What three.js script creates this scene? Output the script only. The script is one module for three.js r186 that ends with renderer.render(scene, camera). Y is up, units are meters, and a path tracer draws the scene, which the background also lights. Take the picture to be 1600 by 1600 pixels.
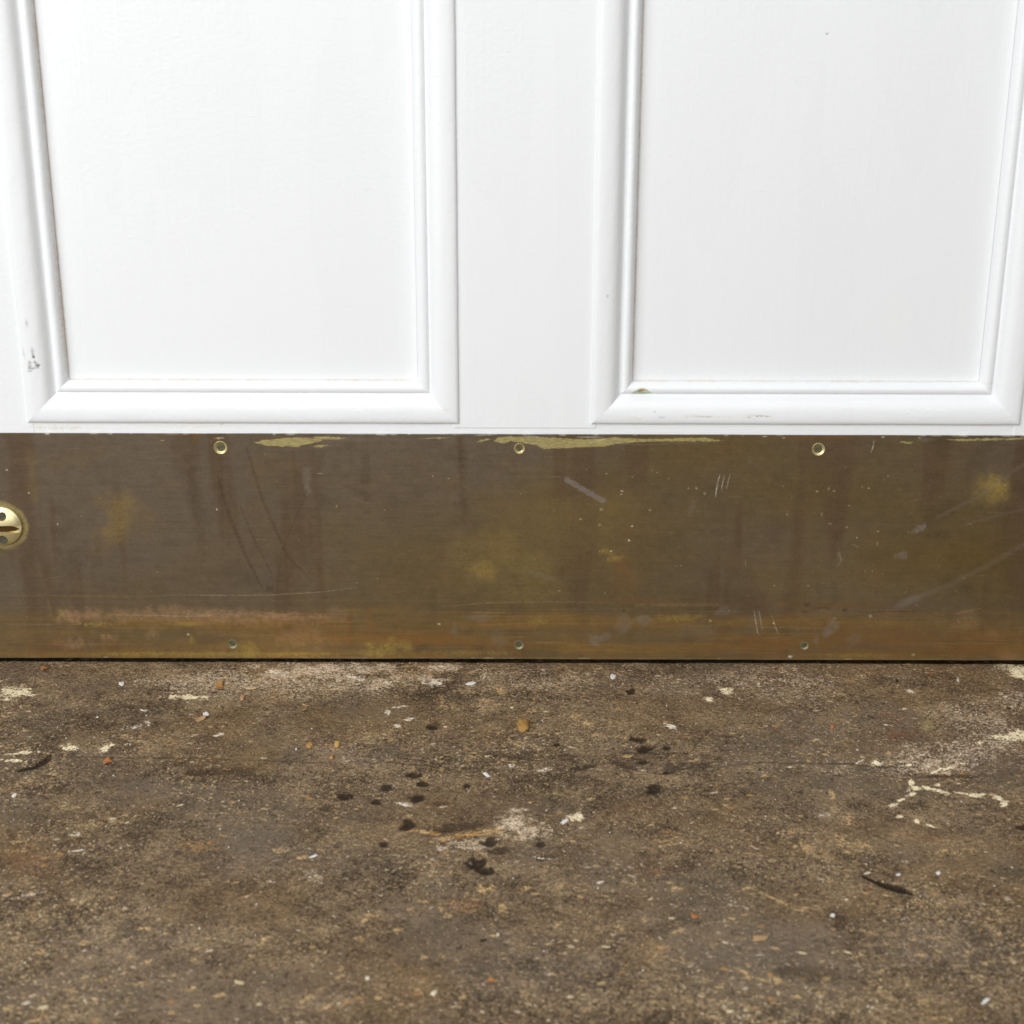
import * as THREE from 'three';
import { mergeGeometries, mergeVertices, toCreasedNormals } from 'three/addons/utils/BufferGeometryUtils.js';
import { RoundedBoxGeometry } from 'three/addons/geometries/RoundedBoxGeometry.js';
import { RectAreaLightUniformsLib } from 'three/addons/lights/RectAreaLightUniformsLib.js';
import { Brush, Evaluator, SUBTRACTION } from 'three-bvh-csg';

// ---------------------------------------------------------------- camera, light, exposure
const scene = new THREE.Scene();
const camera = new THREE.PerspectiveCamera(36.87, 1, 0.02, 30);
camera.position.set(-0.0049, 0.4580, 1.0);
camera.rotation.set(-THREE.MathUtils.degToRad(19.0155), 0, 0);
camera.rotateZ(THREE.MathUtils.degToRad(0.15));
camera.focus = 1.06;
camera.userData.fStop = 11;
scene.add(camera);

const renderer = new THREE.WebGLRenderer({ antialias: true });
renderer.toneMapping = THREE.LinearToneMapping;
renderer.toneMappingExposure = 1.0;
renderer.shadowMap.enabled = true;
RectAreaLightUniformsLib.init();
function areaLight(name, at, to, w, h, color, intensity) {
  const l = new THREE.RectAreaLight(color, intensity, w, h);
  l.name = name; l.position.set(...at); l.lookAt(...to); scene.add(l);
  return l;
}
// soft daylight from a tall window up on the left, plus two added fill lights, front and overhead
areaLight('window_light', [-1.5, 1.35, 1.75], [0.0, 0.45, 0.1], 1.7, 2.2, new THREE.Color(0.955, 0.982, 1.0), 4.6);
areaLight('front_fill', [0.2, 1.5, 3.1], [0.0, 0.2, 0], 3.0, 2.2, new THREE.Color(0.99, 0.99, 0.985), 2.35);
areaLight('overhead_fill', [0.2, 2.7, 1.5], [0.0, 0, 0.5], 2.6, 2.2, new THREE.Color(1.0, 0.97, 0.92), 1.05);
scene.background = new THREE.Color(0, 0, 0);

// ---------------------------------------------------------------- measured data (millimetres)
const FLOOR_MARKS = [[-260.7,278.8,30.37,21.86,52.0,8,0.55,0.8],[-230.6,114.4,49.54,21.58,-177.0,8,0.55,0.8],[-34.6,202.6,65.38,42.13,166.0,8,0.55,0.8],[67.0,251.3,53.64,22.77,179.0,8,0.55,0.8],[261.1,120.4,58.33,33.23,172.0,8,0.55,0.8],[163.1,307.3,53.91,22.78,177.0,8,0.55,0.8],[28.6,319.5,46.28,27.62,178.0,8,0.55,0.8],[-174.0,296.9,42.33,33.38,-159.0,8,0.55,0.8],[-79.5,363.3,50.14,24.84,-179.0,8,0.55,0.8],[207.5,230.1,58.78,20.43,178.0,8,0.55,0.8],[101.1,85.2,67.82,36.07,177.0,8,0.55,0.8],[-21.3,95.2,50.25,26.85,180.0,8,0.55,0.8],[-214.5,188.4,46.11,22.26,-177.0,9,0.5,0.8],[98.6,151.0,27.8,8.17,179.0,9,0.5,0.8],[-140.0,252.3,50.11,25.82,-177.0,9,0.5,0.8],[184.0,94.0,38.38,26.45,170.0,9,0.5,0.8],[117.9,341.3,51.72,26.11,177.0,9,0.5,0.8],[-198.3,337.3,48.76,21.22,-177.0,9,0.5,0.8],[2.0,352.5,57.12,25.53,180.0,9,0.5,0.8],[-100.8,139.6,48.14,14.95,-180.0,9,0.5,0.8],[220.9,340.9,43.73,29.97,163.0,9,0.5,0.8],[-112.9,12.5,67.67,13.71,180.0,3,0.6,0.7],[-128.2,37.7,83.86,22.01,-180.0,3,0.4,0.7],[-213.5,30.0,49.04,22.24,-178.0,3,0.38,0.7],[301.5,93.3,58.24,41.64,128.0,3,0.34,0.7],[164.5,27.7,89.23,20.37,179.0,3,0.3,0.7],[250.6,146.1,56.38,22.62,165.0,3,0.36,0.7],[13.2,26.5,53.5,20.44,179.0,3,0.3,0.7],[-153.2,14.9,31.59,16.71,-178.0,3,0.6,0.7],[-225.5,36.2,31.3,19.86,-173.0,3,0.4,0.7],[-118.0,29.4,12.51,9.2,-174.0,3,0.6,0.7],[-93.0,36.5,14.16,9.11,-177.0,3,0.6,0.7],[-61.5,30.1,13.34,10.24,-177.0,3,0.6,0.7],[-53.5,9.0,13.6,11.67,-174.0,3,0.6,0.7],[-166.0,20.3,17.94,7.31,-179.0,3,0.6,0.7],[278.0,133.3,43.97,18.19,154.0,3,0.4,0.7],[252.4,154.3,25.57,9.07,166.0,3,0.5,0.7],[-2.6,222.7,19.11,11.15,-115.0,3,0.6,0.7],[-27.8,246.4,20.28,7.87,163.0,3,0.5,0.7],[6.5,231.1,10.96,9.67,176.0,3,0.6,0.7],[334.3,55.0,25.13,18.45,141.0,3,0.35,0.7],[192.5,45.9,30.96,17.64,175.0,3,0.25,0.7],[-346.9,51.1,15.5,10.37,-164.0,0,0.8,0.7],[352.9,11.8,17.59,13.98,-133.0,0,0.8,0.7],[323.8,109.5,22.9,6.95,161.0,0,0.8,0.7],[305.9,114.0,14.42,6.04,157.0,0,0.6,0.7],[32.7,213.9,5.83,5.52,118.0,0,0.8,0.7],[142.3,44.2,8.05,4.25,-109.0,0,0.8,0.7],[128.7,59.2,4.96,3.41,104.0,0,0.8,0.7],[-284.6,130.4,6.17,4.7,-149.0,0,0.8,0.7],[-261.2,132.0,7.68,3.61,118.0,0,0.8,0.7],[-312.1,137.4,10.17,2.26,174.0,0,0.8,0.7],[-315.0,147.5,10.74,2.07,-173.0,0,0.8,0.7],[-225.7,57.3,16.47,3.93,-180.0,0,0.8,0.7],[238.2,172.0,5.7,2.25,106.0,0,0.95,0.5],[238.4,179.1,4.9,3.66,157.0,0,0.95,0.5],[246.1,179.1,5.32,2.75,-144.0,0,0.95,0.5],[252.8,182.9,5.9,2.4,-154.0,0,0.95,0.5],[252.9,175.1,2.67,2.04,138.0,0,0.95,0.5],[264.5,185.1,4.39,1.61,-164.0,0,0.95,0.5],[272.7,187.4,5.87,2.79,163.0,0,0.95,0.5],[284.9,191.1,4.41,3.26,-97.0,0,0.95,0.5],[287.1,196.4,4.78,2.49,114.0,0,0.95,0.5],[234.8,186.1,4.47,2.1,133.0,0,0.95,0.5],[226.4,193.7,4.39,1.31,138.0,0,0.95,0.5],[220.8,199.7,3.78,2.34,155.0,0,0.95,0.5],[221.5,213.0,2.75,2.06,158.0,0,0.95,0.5],[229.5,218.0,2.81,1.98,-118.0,0,0.95,0.5],[236.8,222.9,3.23,1.45,-147.0,0,0.95,0.5],[241.6,150.2,4.39,1.49,141.0,0,0.95,0.5],[266.7,152.6,9.49,2.47,147.0,0,0.95,0.5],[257.7,156.7,9.19,1.4,141.0,0,0.95,0.5],[222.2,147.9,4.65,3.39,-153.0,0,0.95,0.5],[-78.7,100.1,4.19,3.61,-169.0,1,0.85,0.5],[-72.7,89.9,4.58,3.06,123.0,1,0.85,0.5],[-87.0,79.7,6.6,2.12,85.0,1,0.85,0.5],[-79.5,72.0,6.12,1.88,161.0,1,0.85,0.5],[-194.0,112.4,4.36,2.52,138.0,1,0.85,0.5],[-250.0,101.9,7.41,2.75,151.0,1,0.85,0.5],[-241.9,97.3,5.13,2.07,-122.0,1,0.85,0.5],[-249.2,77.8,4.27,1.88,-177.0,1,0.85,0.5],[-67.8,200.5,5.43,2.89,-166.0,1,0.85,0.5],[-45.1,202.6,3.58,1.87,133.0,1,0.85,0.5],[16.0,158.0,5.68,3.93,161.0,1,0.85,0.5],[-57.7,35.2,8.85,6.11,-178.0,1,0.85,0.5],[-111.5,27.3,9.43,3.12,-137.0,1,0.85,0.5],[-4.5,152.4,2.46,2.38,94.0,1,0.85,0.5],[-170.9,17.2,7.22,4.2,-176.0,1,0.85,0.5],[-246.9,252.9,5.47,1.04,164.0,1,0.85,0.5],[-260.7,296.1,8.37,2.55,161.0,1,0.5,0.5],[-111.9,278.1,7.28,4.27,-128.0,1,0.42,0.5],[-105.5,302.6,3.69,3.24,55.0,1,0.4,0.5],[-252.1,235.9,5.09,1.38,-179.0,1,0.85,0.5],[99.7,99.0,7.03,3.75,-127.0,1,0.85,0.5],[176.4,211.0,5.27,2.88,175.0,1,0.5,0.5],[213.0,144.6,5.33,1.25,144.0,1,0.85,0.5],[226.4,147.0,5.09,1.56,131.0,1,0.85,0.5],[251.5,137.7,4.94,1.24,144.0,1,0.85,0.5],[267.1,45.4,4.16,2.85,-128.0,1,0.85,0.5],[305.9,26.8,6.45,1.29,106.0,1,0.85,0.5],[13.3,259.5,7.91,1.03,-165.0,1,0.85,0.5],[-26.3,233.4,19.71,3.35,161.0,2,0.7,0.6],[-15.4,231.3,7.3,3.48,180.0,2,0.7,0.6],[-40.7,238.3,11.39,2.63,157.0,2,0.7,0.6],[-64.0,213.7,3.03,2.84,-149.0,2,0.7,0.6],[-55.6,231.5,7.44,2.73,-169.0,2,0.7,0.6],[190.3,216.0,7.87,2.23,99.0,2,0.7,0.6],[186.6,187.9,7.58,2.53,91.0,2,0.7,0.6],[131.5,295.5,8.83,1.66,-136.0,2,0.7,0.6],[122.3,288.2,4.81,1.84,178.0,2,0.7,0.6],[138.8,302.7,4.89,2.0,-141.0,2,0.7,0.6],[146.9,307.9,4.6,2.38,-157.0,2,0.7,0.6],[110.0,362.5,10.84,1.88,-135.0,2,0.7,0.6],[117.1,367.6,5.5,1.55,-163.0,2,0.7,0.6],[148.2,367.4,4.66,1.87,135.0,2,0.7,0.6],[-130.4,337.5,4.79,1.65,87.0,2,0.7,0.6],[-129.3,334.2,3.25,1.65,-177.0,2,0.7,0.6],[-77.5,314.2,4.96,2.32,171.0,2,0.7,0.6],[-80.4,318.8,3.32,2.28,-176.0,2,0.7,0.6],[-81.5,335.1,3.94,2.25,-136.0,2,0.7,0.6],[-62.6,327.2,2.95,2.23,-175.0,2,0.7,0.6],[-51.7,301.2,4.45,1.62,-152.0,2,0.7,0.6],[-41.2,308.2,5.14,1.82,-131.0,2,0.7,0.6],[-37.6,315.2,2.89,2.64,77.0,2,0.7,0.6],[-47.3,350.1,3.26,3.1,-138.0,2,0.7,0.6],[-39.4,349.5,2.87,2.12,-178.0,2,0.7,0.6],[21.3,286.9,6.18,3.68,179.0,2,0.7,0.6],[2.4,288.8,5.48,3.67,179.0,2,0.7,0.6],[18.7,322.4,2.98,2.82,164.0,2,0.7,0.6],[82.8,289.6,5.22,2.81,155.0,2,0.7,0.6],[80.6,327.7,4.13,3.71,138.0,2,0.7,0.6],[63.5,317.6,4.58,1.65,95.0,2,0.7,0.6],[51.4,325.0,2.85,2.58,114.0,2,0.7,0.6],[-161.3,353.2,3.63,2.29,-148.0,2,0.7,0.6],[-193.5,350.7,3.67,2.21,85.0,2,0.7,0.6],[-184.8,354.4,2.79,2.14,145.0,2,0.7,0.6],[-192.8,326.1,4.65,2.77,-173.0,2,0.7,0.6],[-169.6,366.2,2.79,2.27,45.0,2,0.7,0.6],[-158.3,376.3,3.12,2.35,63.0,2,0.7,0.6],[-143.6,381.1,3.69,1.95,-176.0,2,0.7,0.6],[-154.4,388.5,2.49,1.87,-164.0,2,0.7,0.6],[-240.7,347.2,3.9,2.1,-173.0,2,0.7,0.6],[-220.6,338.5,3.22,2.19,133.0,2,0.7,0.6],[-241.4,391.2,4.31,2.34,-173.0,2,0.7,0.6],[-133.1,251.0,7.16,3.33,-178.0,2,0.7,0.6],[-121.3,258.9,5.67,2.62,-178.0,2,0.7,0.6],[-282.5,253.0,7.88,2.64,-178.0,2,0.7,0.6],[-282.0,242.9,5.77,1.36,-179.0,2,0.7,0.6],[-102.0,383.4,6.16,1.75,132.0,2,0.7,0.6],[-90.7,388.2,5.45,1.29,133.0,2,0.7,0.6],[-18.1,290.1,6.84,4.87,-180.0,2,0.7,0.6],[-9.4,308.1,6.41,3.01,90.0,2,0.7,0.6],[-27.9,305.2,13.44,8.2,-179.0,2,0.35,0.6],[-57.9,308.3,2.69,2.33,-170.0,2,0.7,0.6],[208.8,344.2,2.45,1.69,-165.0,2,0.7,0.6],[224.5,345.2,2.63,1.57,170.0,2,0.7,0.6],[228.3,354.2,2.34,1.7,130.0,2,0.7,0.6],[199.8,348.0,2.92,1.57,174.0,2,0.7,0.6],[179.9,330.1,3.4,1.33,-133.0,2,0.7,0.6],[245.2,329.8,2.83,2.05,154.0,2,0.7,0.6],[175.6,327.3,2.06,1.6,157.0,2,0.7,0.6],[184.5,338.3,2.35,1.79,126.0,2,0.7,0.6],[172.5,377.3,2.48,1.22,175.0,2,0.7,0.6],[131.8,381.5,4.0,1.8,160.0,2,0.7,0.6],[124.7,368.5,3.34,2.82,142.0,2,0.7,0.6],[85.8,241.1,10.88,6.76,176.0,2,0.4,0.6],[189.9,244.0,17.69,6.8,-149.0,2,0.5,0.6],[165.3,250.9,14.79,5.09,-140.0,2,0.5,0.6],[238.6,250.5,14.68,9.03,170.0,2,0.4,0.6],[156.3,230.4,11.03,5.53,176.0,2,0.4,0.6],[67.7,138.7,4.04,3.34,170.0,2,0.7,0.6],[45.7,94.8,5.53,4.99,106.0,2,0.7,0.6],[37.7,83.7,6.54,4.23,94.0,2,0.7,0.6],[49.0,111.0,3.31,2.66,174.0,2,0.7,0.6],[1.6,123.6,6.91,4.89,91.0,2,0.5,0.6],[-47.4,71.8,9.41,5.72,-179.0,2,0.5,0.6],[-52.1,62.2,13.51,2.59,87.0,2,0.5,0.6],[-35.2,47.2,10.5,3.0,180.0,2,0.5,0.6],[-13.4,47.1,7.97,4.38,89.0,2,0.6,0.6],[-21.9,62.0,6.91,4.86,-180.0,2,0.5,0.6],[-142.0,67.6,7.17,3.25,129.0,2,0.5,0.6],[159.6,46.1,8.3,6.74,118.0,2,0.4,0.6],[-31.7,235.5,13.77,2.63,157.0,4,0.7,0.5],[-180.5,245.8,17.64,8.22,171.0,4,0.35,0.5],[-48.2,232.8,5.1,2.77,-179.0,4,0.7,0.5],[-61.1,230.1,4.39,2.09,-179.0,4,0.7,0.5],[91.3,314.6,3.99,1.73,178.0,4,0.7,0.5],[-191.9,77.5,8.52,2.84,-179.0,4,0.35,0.5],[85.0,230.8,5.14,3.46,175.0,4,0.5,0.5],[245.6,108.1,10.39,7.64,160.0,5,0.55,0.7],[-26.2,307.0,10.06,7.01,-179.0,5,0.35,0.7],[-272.4,262.9,15.06,10.83,-157.0,5,0.3,0.7],[186.2,289.2,3.16,1.66,107.0,5,0.6,0.7],[68.9,270.9,14.0,6.34,178.0,5,0.25,0.7],[244.9,84.3,10.12,7.77,128.0,5,0.35,0.7],[266.6,95.3,9.81,6.99,122.0,7,0.6,0.6],[268.5,74.8,6.27,4.53,161.0,7,0.4,0.6],[-264.2,205.2,7.54,2.93,-178.0,7,0.6,0.6],[-250.6,225.4,9.19,2.11,-179.0,7,0.6,0.6],[22.3,187.2,22.95,6.09,180.0,7,0.35,0.6]];
const DARK_MARKS = [[-103.5,191.7,5.0,4.11,-168.0,6,0.8,0.55],[-79.5,181.6,4.63,3.85,162.0,6,0.8,0.55],[-63.9,165.7,5.12,3.96,162.0,6,0.8,0.55],[-57.8,176.8,4.64,3.12,-178.0,6,0.8,0.55],[-84.7,197.6,3.52,3.25,-141.0,6,0.8,0.55],[-61.1,193.7,5.34,4.5,-172.0,6,0.8,0.55],[-31.5,178.2,3.29,2.2,102.0,6,0.8,0.55],[-64.4,224.5,6.5,4.8,120.0,6,1,0.55],[-17.8,243.0,5.69,4.47,111.0,6,0.8,0.55],[-23.8,264.9,6.33,5.16,124.0,6,1,0.55],[-18.4,272.6,4.88,3.81,-179.0,6,0.85,0.55],[-76.3,245.3,2.75,2.47,65.0,6,0.8,0.55],[76.4,46.6,5.03,3.48,98.0,6,0.9,0.55],[76.2,117.1,6.01,4.18,-147.0,6,0.8,0.55],[79.2,131.0,5.84,4.62,138.0,6,0.8,0.55],[77.0,147.8,4.0,2.88,174.0,6,0.8,0.55],[93.6,128.3,3.47,2.41,101.0,6,0.8,0.55],[90.1,160.9,3.95,2.17,151.0,6,0.8,0.55],[80.8,182.3,5.66,4.39,117.0,6,0.8,0.55],[-54.7,98.1,5.47,4.58,82.0,6,0.5,0.55],[-56.6,101.7,3.78,3.58,-155.0,6,0.8,0.55],[263.3,28.1,2.68,1.29,108.0,6,0.8,0.55],[327.8,70.6,2.59,1.58,119.0,6,0.8,0.55],[288.7,224.1,4.04,2.9,134.0,6,0.8,0.55],[-35.7,226.4,15.03,4.82,163.0,6,0.5,0.55],[11.7,244.9,3.38,2.87,94.0,6,0.8,0.55],[23.9,125.2,2.61,2.43,105.0,6,0.8,0.55],[-46.0,199.6,6.79,2.98,-180.0,6,0.4,0.55],[-113.4,204.4,4.71,4.22,-142.0,6,0.5,0.55],[-18.9,335.9,1.65,1.61,69.0,6,0.8,0.55],[-193.1,160.8,13.41,6.4,-177.0,6,0.5,0.55],[-169.5,160.6,8.04,6.28,-164.0,6,0.4,0.55],[64.9,151.2,10.66,3.8,-147.0,6,0.5,0.55],[38.9,154.6,9.15,3.11,162.0,6,0.6,0.55],[98.4,152.7,9.93,5.7,177.0,6,0.4,0.55],[112.6,150.1,7.18,4.09,176.0,6,0.4,0.55],[-59.7,191.4,2.29,1.52,-178.0,6,0.8,0.55],[-11.6,251.7,7.22,3.29,169.0,6,0.6,0.55],[10.0,239.4,3.62,3.41,171.0,6,0.5,0.55],[261.7,164.0,23.54,2.4,180.0,6,0.4,0.55],[-209.6,289.8,10.33,4.84,-176.0,6,0.3,0.55],[165.3,313.1,6.98,5.49,156.0,6,0.3,0.55],[139.8,362.3,18.22,7.32,-163.0,6,0.35,0.55]];
const GOUGES = [[[[185.1,274.8],[193.1,281.1],[200.8,286.6],[208.8,293.3]],3.01,1.0,1],[[[192.6,280.5],[199.7,285.4],[207.7,292.1]],6.02,1.3,1],[[[-307.0,160.6],[-298.9,154.8],[-294.9,148.2],[-294.1,139.8]],4.73,1.4,1],[[[-292.6,142.3],[-285.5,138.9],[-275.5,138.9]],0.52,0.8,0.8],[[[-163.9,146.7],[-131.8,148.1],[-115.7,149.7],[-100.2,146.3],[-87.9,150.4]],0.52,0.8,0.7],[[[-76.5,142.8],[-60.3,146.1],[-48.1,152.6],[-35.2,160.7]],0.69,1,0.8],[[[74.2,158.5],[85.7,161.7],[96.0,156.8],[106.4,151.8]],0.86,1,0.7],[[[174.7,146.5],[194.4,148.0],[213.9,149.6],[236.0,156.8]],0.65,0.8,0.5]];
const JOINT = [[-346.2,149.3],[-322.9,147.5],[-284.8,141.5],[-244.4,142.9],[-204.3,143.5],[-164.0,145.8],[-123.9,148.1],[-84.1,147.9],[-44.1,154.3],[-4.5,158.1],[34.8,158.7],[74.2,158.5],[114.2,153.4],[154.8,146.6],[194.5,147.2],[233.0,152.8],[273.1,150.9],[313.9,147.4],[338.4,145.6]];
const DEBRIS = [[-333.9,12.8,2.92,2.67,-153.0,"leaf_flake","brown","small orange-brown leaf flake by the door gap below the brass fitting"],[-205.6,41.2,5.8,2.54,-104.0,"leaf_flake","amber","upright curled amber leaf crumb near the door left of the wood chip"],[-183.3,46.1,4.32,3.05,167.0,"wood_chip","wood","pale tan wood chip tilted on a crumb close to the door"],[-187.0,58.1,3.89,1.73,86.0,"husk_crumb","tan","tan husk crumb propping the pale wood chip"],[-209.7,90.7,3.88,2.71,141.0,"leaf_flake","tan","curled tan leaf flake lying beside a white chip"],[-206.9,83.2,3.25,1.64,-116.0,"paint_chip","white","white paint chip touching the curled tan leaf flake"],[-132.8,127.8,2.93,1.97,-123.0,"seed","amber","upright amber seed, left one of the pair on the worn stone"],[-115.5,126.0,3.58,1.77,86.0,"seed","gold","golden seed, right one of the pair on the worn stone"],[2.9,99.6,7.77,4.53,86.0,"resin_crumb","ochre","large ochre crumb on the floor below the middle screws"],[-33.4,36.1,3.19,2.48,155.0,"paint_chip","white","flat white paint chip near the door just left of centre"],[-273.8,37.5,3.18,1.7,71.0,"paint_chip","white","round white paint chip near the door below the left panel"],[-255.5,149.7,3.08,2.79,42.0,"leaf_flake","orange","orange leaf flake lying on the slab joint at the left"],[-20.2,164.7,3.12,1.38,61.0,"paint_sliver","white","upright white sliver standing above the pale scuffed patch"],[-300.5,191.9,2.15,1.34,84.0,"paint_chip","white","bright white chip at the far left of the floor"],[25.8,219.7,3.32,1.3,126.0,"paint_sliver","white","thin white sliver beside the tan spot right of the scuffed patch"],[-114.4,257.5,2.39,1.11,148.0,"paint_sliver","white","thin white sliver on the dark stone left of the dark stains"],[227.8,272.7,1.7,1.14,119.0,"paint_chip","white","white chip right of the dark gouge, farthest from it"],[205.8,274.1,1.64,0.88,129.0,"paint_chip","white","white chip just above the right end of the dark gouge"],[189.0,272.9,1.99,0.97,154.0,"paint_chip","cream","cream chip at the left tip of the dark gouge"],[162.2,313.7,1.51,1.11,116.0,"paint_chip","white","white chip in front of the gouge, beside the tan streak"],[90.5,315.2,2.16,1.44,-158.0,"leaf_flake","orange","bright orange flake on the near slab right of centre"],[-14.6,370.1,1.51,1.4,86.0,"leaf_flake","orange","dull orange flake near the front edge at centre"],[204.3,99.3,2.36,1.61,112.0,"resin_crumb","orange","small orange crumb near the reddish stain"],[221.2,384.0,3.12,1.0,135.0,"paint_sliver","white","pale curled sliver in the front right corner"],[-41.4,379.2,1.97,1.48,119.0,"husk_crumb","cream","pale cream crumb near the front edge left of centre"],[121.2,334.2,4.02,2.4,168.0,"stone_chip","tan","flat tan stone chip on the near slab at the right"],[-74.4,367.9,1.28,1.07,73.0,"husk_crumb","cream","small cream husk near the front, left of the dull orange flake"],[-117.3,143.1,2.12,1.38,87.0,"seed","amber","small dark seed just in front of the golden seed"],[65.9,24.1,4.18,1.78,95.0,"paint_chip","white","white chip near the door right of the middle screw"],[-136.1,371.2,2.83,1.32,-151.0,"wood_chip","wood","slim pale wood splinter near the front left"]];
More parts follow.
